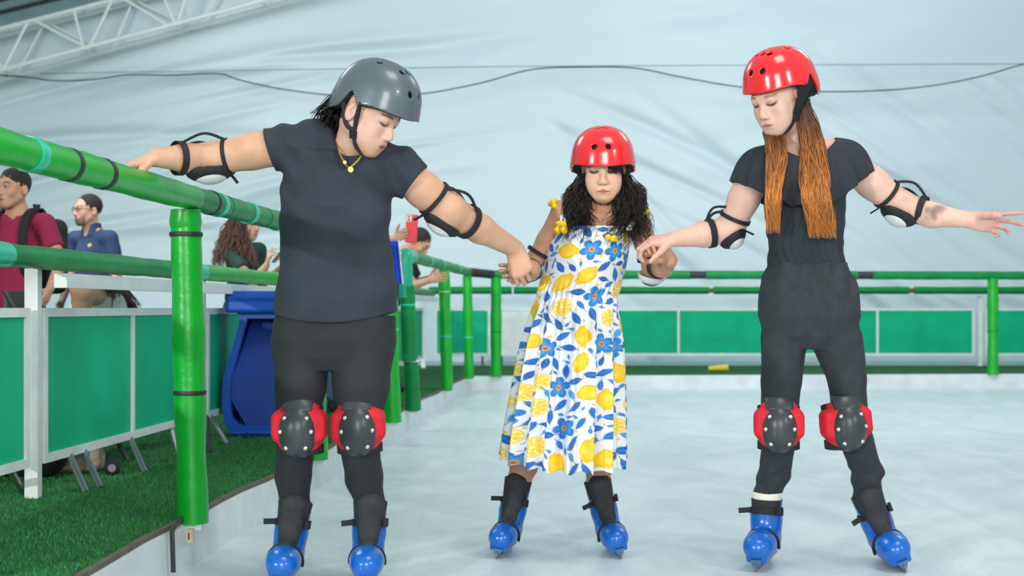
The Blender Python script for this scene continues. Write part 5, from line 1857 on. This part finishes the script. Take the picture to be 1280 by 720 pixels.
for i in range(260):
    s0 = P(r_.uniform(122, 140), r_.uniform(344, 352), 6.55 + r_.uniform(-.1, .1))
    ex = r_.uniform(138, 178)
    e0 = P(ex, r_.uniform(380, 402), 2.17 * FPX / (753 - ex) + r_.uniform(.12, .28))
    m0 = s0.lerp(e0, .5) + Vector((r_.uniform(-.005, .02), 0, r_.uniform(.0, .03)))
    paths.append(interp([Hs.at(r_.uniform(-.05, .05), -.05, .10), s0 + Vector((.02, 0, -.03)), s0, m0, e0], 18)); rad.append(r_.uniform(.0014, .004))
strands('hair', M_HAIR, e, paths, rad, lambda t, i: np.array(lin((62, 46, 44))) * (1 - t * .5) + np.array(lin((122, 92, 80))) * t * .5)

# folding chair she sits on
fc = empty('folding_chair', Vector((P(96, 0, 6.6).x, 6.6, TZ)), 'dark folding chair under the seated woman behind the barrier', 'chair')
c = Vector((P(92, 0, 6.62).x, 6.62, 0))
b = MB(); b.box((c.x - .21, c.y - .2, TZ + .40), (c.x + .21, c.y + .2, TZ + .425)); b.build('seat', M_DLEG, fc)
b = MB(); b.bar((c.x - .24, c.y, TZ + .62), (c.x - .25, c.y, TZ + .80), .38, .015, up=Vector((1, 0, 0))); b.build('backrest', M_DLEG, fc)
for sy in (-.19, .19):
    MB().tube([(c.x + .20, c.y + sy, TZ + .002), (c.x - .25, c.y + sy, TZ + .80)], .012, 8).build('leg', M_DLEG, fc, True)
    MB().tube([(c.x - .20, c.y + sy * .9, TZ + .002), (c.x + .19, c.y + sy * .9, TZ + .41)], .012, 8).build('leg', M_DLEG, fc, True)

# patterned handbag and dark duffel on the grass under the barrier
hb = empty('handbag', Vector((P(124, 0, 6.55).x, 6.55, TZ)), 'brown and cream patterned handbag lying on the grass under the left barrier', 'handbag')
c = G(124, 592) + Vector((-.10, .06, 0))
S = Field(c - Vector((.2, .2, .05)), c + Vector((.2, .2, .25)), .007)
S.box(c + Vector((0, 0, .065)), (.10, .07, .065), .035, 0, 'u', (Vector((1, 0, 0)), Vector((0, 1, 0)), Vector((0, 0, 1))))
S.disp(wrinkle(.004, 40, 3))
S.cut(c + Vector((0, 0, .001)), (0, 0, -1))
S.build('bag_body', mat('patterned_fabric', (120, 96, 78), .8, rgb2=(206, 196, 176), scale=26), hb)
MB().tube(smooth_path([c + Vector((-.06, -.06, .11)), c + Vector((-.03, -.09, .16)), c + Vector((.04, -.09, .16)), c + Vector((.07, -.06, .11))], 6), .007, 7).build('handle', M_WHITE, hb, True)
du = empty('duffel_bag', Vector((P(84, 0, 6.1).x, 6.1, TZ)), 'black duffel bag on the grass behind the white barrier post', 'bag')
c = G(88, 600) + Vector((-.27, .12, 0))
S = Field(c - Vector((.35, .25, .05)), c + Vector((.35, .25, .35)), .009)
S.cone(c + Vector((-.13, .06, .11)), c + Vector((.11, -.02, .11)), .115, .115, 0)
S.disp(wrinkle(.007, 25, 6))
S.cut(c + Vector((0, 0, .001)), (0, 0, -1))
S.build('bag_body', M_BLACKT, du)
MB().tube(smooth_path([c + Vector((-.09, 0, .22)), c + Vector((-.05, -.05, .27)), c + Vector((.05, -.06, .27)), c + Vector((.08, -.03, .22))], 6), .009, 7).build('handle', M_STRAP, du, True)
bt = empty('bottle', G(150, 598), 'small black bottle lying on the grass beside the handbag', 'bottle')
c = G(151, 596) + Vector((-.05, .05, .035))
MB().tube([c + Vector((-.03, .12, 0)), c + Vector((.0, 0, 0)), c + Vector((.003, -.012, 0))], [.034, .034, .028], 14).build('bottle_body', M_FOAM, bt, True)
MB().tube([c + Vector((.003, -.012, 0)), c + Vector((.006, -.03, 0))], [.017, .017], 12).build('cap', M_LEG, bt, True)

# blue plastic bin in the walkway, front face hollowed under a hood
YBN = 8.05
bn = empty('plastic_bin', Vector((P(330, 0, YBN).x, YBN + .2, TZ)), 'large blue plastic bin with a hooded hollow front, against the left barrier', 'bin')
half = [(285, 364), (287, 386), (300, 394), (298, 408), (290, 436), (279, 470), (277, 500), (280, 530), (290, 543), (300, 546)]
outer = half + [(660 - x, y) for x, y in reversed(half)]
inner = [(309, 398), (305, 412), (298, 438), (289, 470), (287, 500), (290, 522), (298, 530), (306, 532)]
inner = inner + [(660 - x, y) for x, y in reversed(inner)]
def bp(x, y, d=0.0):
    q = P(x, y, YBN); q.y += d
    q.z = max(q.z, TZ + .002)
    return q
n = len(outer)
b = MB()
vs = [bp(x, y) for x, y in outer] + [bp(330 + (x - 330) * .86, y, .30) for x, y in outer]
# shell sides and back
b.add(vs, [(i, (i + 1) % n, n + (i + 1) % n, n + i) for i in range(n)] + [tuple(range(2 * n - 1, n - 1, -1))])
# front rim down to the recessed panel
m = len(inner)
def near(i):
    x, y = inner[i]
    return min(range(n), key=lambda k: (outer[k][0] - x) ** 2 + (outer[k][1] - y) ** 2)
fi = [bp(x, y) for x, y in inner] + [bp(x, y, .05) for x, y in inner]
k0 = len(b.v)
b.v += [tuple(v) for v in fi]
import bmesh
bm = bmesh.new()
ov = [bm.verts.new(bp(x, y)) for x, y in outer]; iv = [bm.verts.new(bp(x, y)) for x, y in inner]
oe = [bm.edges.new((ov[i], ov[(i + 1) % n])) for i in range(n)]; ie = [bm.edges.new((iv[i], iv[(i + 1) % m])) for i in range(m)]
bmesh.ops.triangle_fill(bm, use_beauty=True, edges=oe + ie)
bm.verts.index_update()
off = len(b.v)
b.v += [tuple(v.co) for v in bm.verts]
b.f += [tuple(v.index + off for v in f.verts) for f in bm.faces]
bm.free()
b.f += [(k0 + i, k0 + (i + 1) % m, k0 + m + (i + 1) % m, k0 + m + i) for i in range(m)]
b.build('shell', M_BLUE, bn)
pb = MB()
# hollow front: leans inwards at the top, creased at mid height
vs = [bp(309, 398, .16), bp(351, 398, .16), bp(371, 470, .05), bp(289, 470, .05), bp(354, 532, .035), bp(306, 532, .035), bp(373, 500, .04), bp(287, 500, .04)]
pb.add(vs, [(0, 1, 2, 3), (3, 2, 6, 7), (7, 6, 4, 5)])
pb.build('front_panel', mat('shaded_blue_plastic', (8, 66, 158), .4, vary=.12, scale=5), bn)  # same blue plastic, darkened to hold the shade of the hollow
S = Field(bp(330, 375) - Vector((.3, .3, .12)), bp(330, 375) + Vector((.3, .3, .12)), .006)
AX = (Vector((1, 0, 0)), Vector((0, 1, 0)), Vector((0, 0, 1)))
S.box(bp(330, 370, .08), (.205, .17, .028), .02, 0, 'u', AX)
S.box(bp(330, 380, -.055), (.205, .030, .050), .02, .01, 'u', AX)
S.build('hood', M_BLUE, bn)
MB().tube([bp(289, 541, -.012), bp(371, 541, -.012)], .012, 8).build('bottom_rim', M_BLUE, bn, True)

# blue towel draped over the end of the near railing
tw = empty('towel', P(490, 330, 9.15), 'blue towel with white edges hanging from the railing end beside the teal elbow', 'towel')
q0 = RP(9.12) + Vector((.052, 0, 0))
b = MB(); n_ = 14
xs_ = np.linspace(-.055, .055, n_)
def tv(x, s, k):
    return Vector((q0.x + x + .010 + (.012 * k if s else 0), q0.y - .06 + .015 * math.sin(x * 160) - (.0 if s else 0), 0))
rows_ = [(1.305, 0), (1.30, -.02), (1.22, -.035), (1.12, -.03), (1.03, -.035)]
vs = []
for z, dy in rows_:
    for x in xs_:
        vs.append((q0.x + x + .012 + .10 * (1.305 - z), q0.y - .02 + dy + .010 * math.sin(x * 190), z))
for z, dy in rows_:
    for x in xs_:
        vs.append((q0.x + x + .012 + .10 * (1.305 - z), q0.y - .012 + dy + .010 * math.sin(x * 190), z))
N_ = n_ * len(rows_)
fs = []
for i in range(len(rows_) - 1):
    for j in range(n_ - 1):
        a = i * n_ + j
        fs += [(a, a + 1, a + n_ + 1, a + n_), (N_ + a + n_, N_ + a + n_ + 1, N_ + a + 1, N_ + a)]
for j in range(n_ - 1):
    fs.append((j + 1, j, N_ + j, N_ + j + 1)); a = (len(rows_) - 1) * n_ + j; fs.append((a, a + 1, N_ + a + 1, N_ + a))
for i in range(len(rows_) - 1):
    a = i * n_; fs.append((a, a + n_, N_ + a + n_, N_ + a)); a = i * n_ + n_ - 1; fs.append((a + n_, a, N_ + a, N_ + a + n_))
b.add(vs, fs).build('cloth', mat('royal_blue_cloth', (20, 74, 200), .85, vary=.15, scale=20), tw, True)
for x in (xs_[0], xs_[-1], xs_[5]):
    pts = [Vector((q0.x + x + .012 + .10 * (1.305 - z), q0.y - .024 + dy + .010 * math.sin(x * 190), z)) for z, dy in rows_]
    MB().tube(pts, .0045, 6).build('edging', M_WHITE, tw, True)
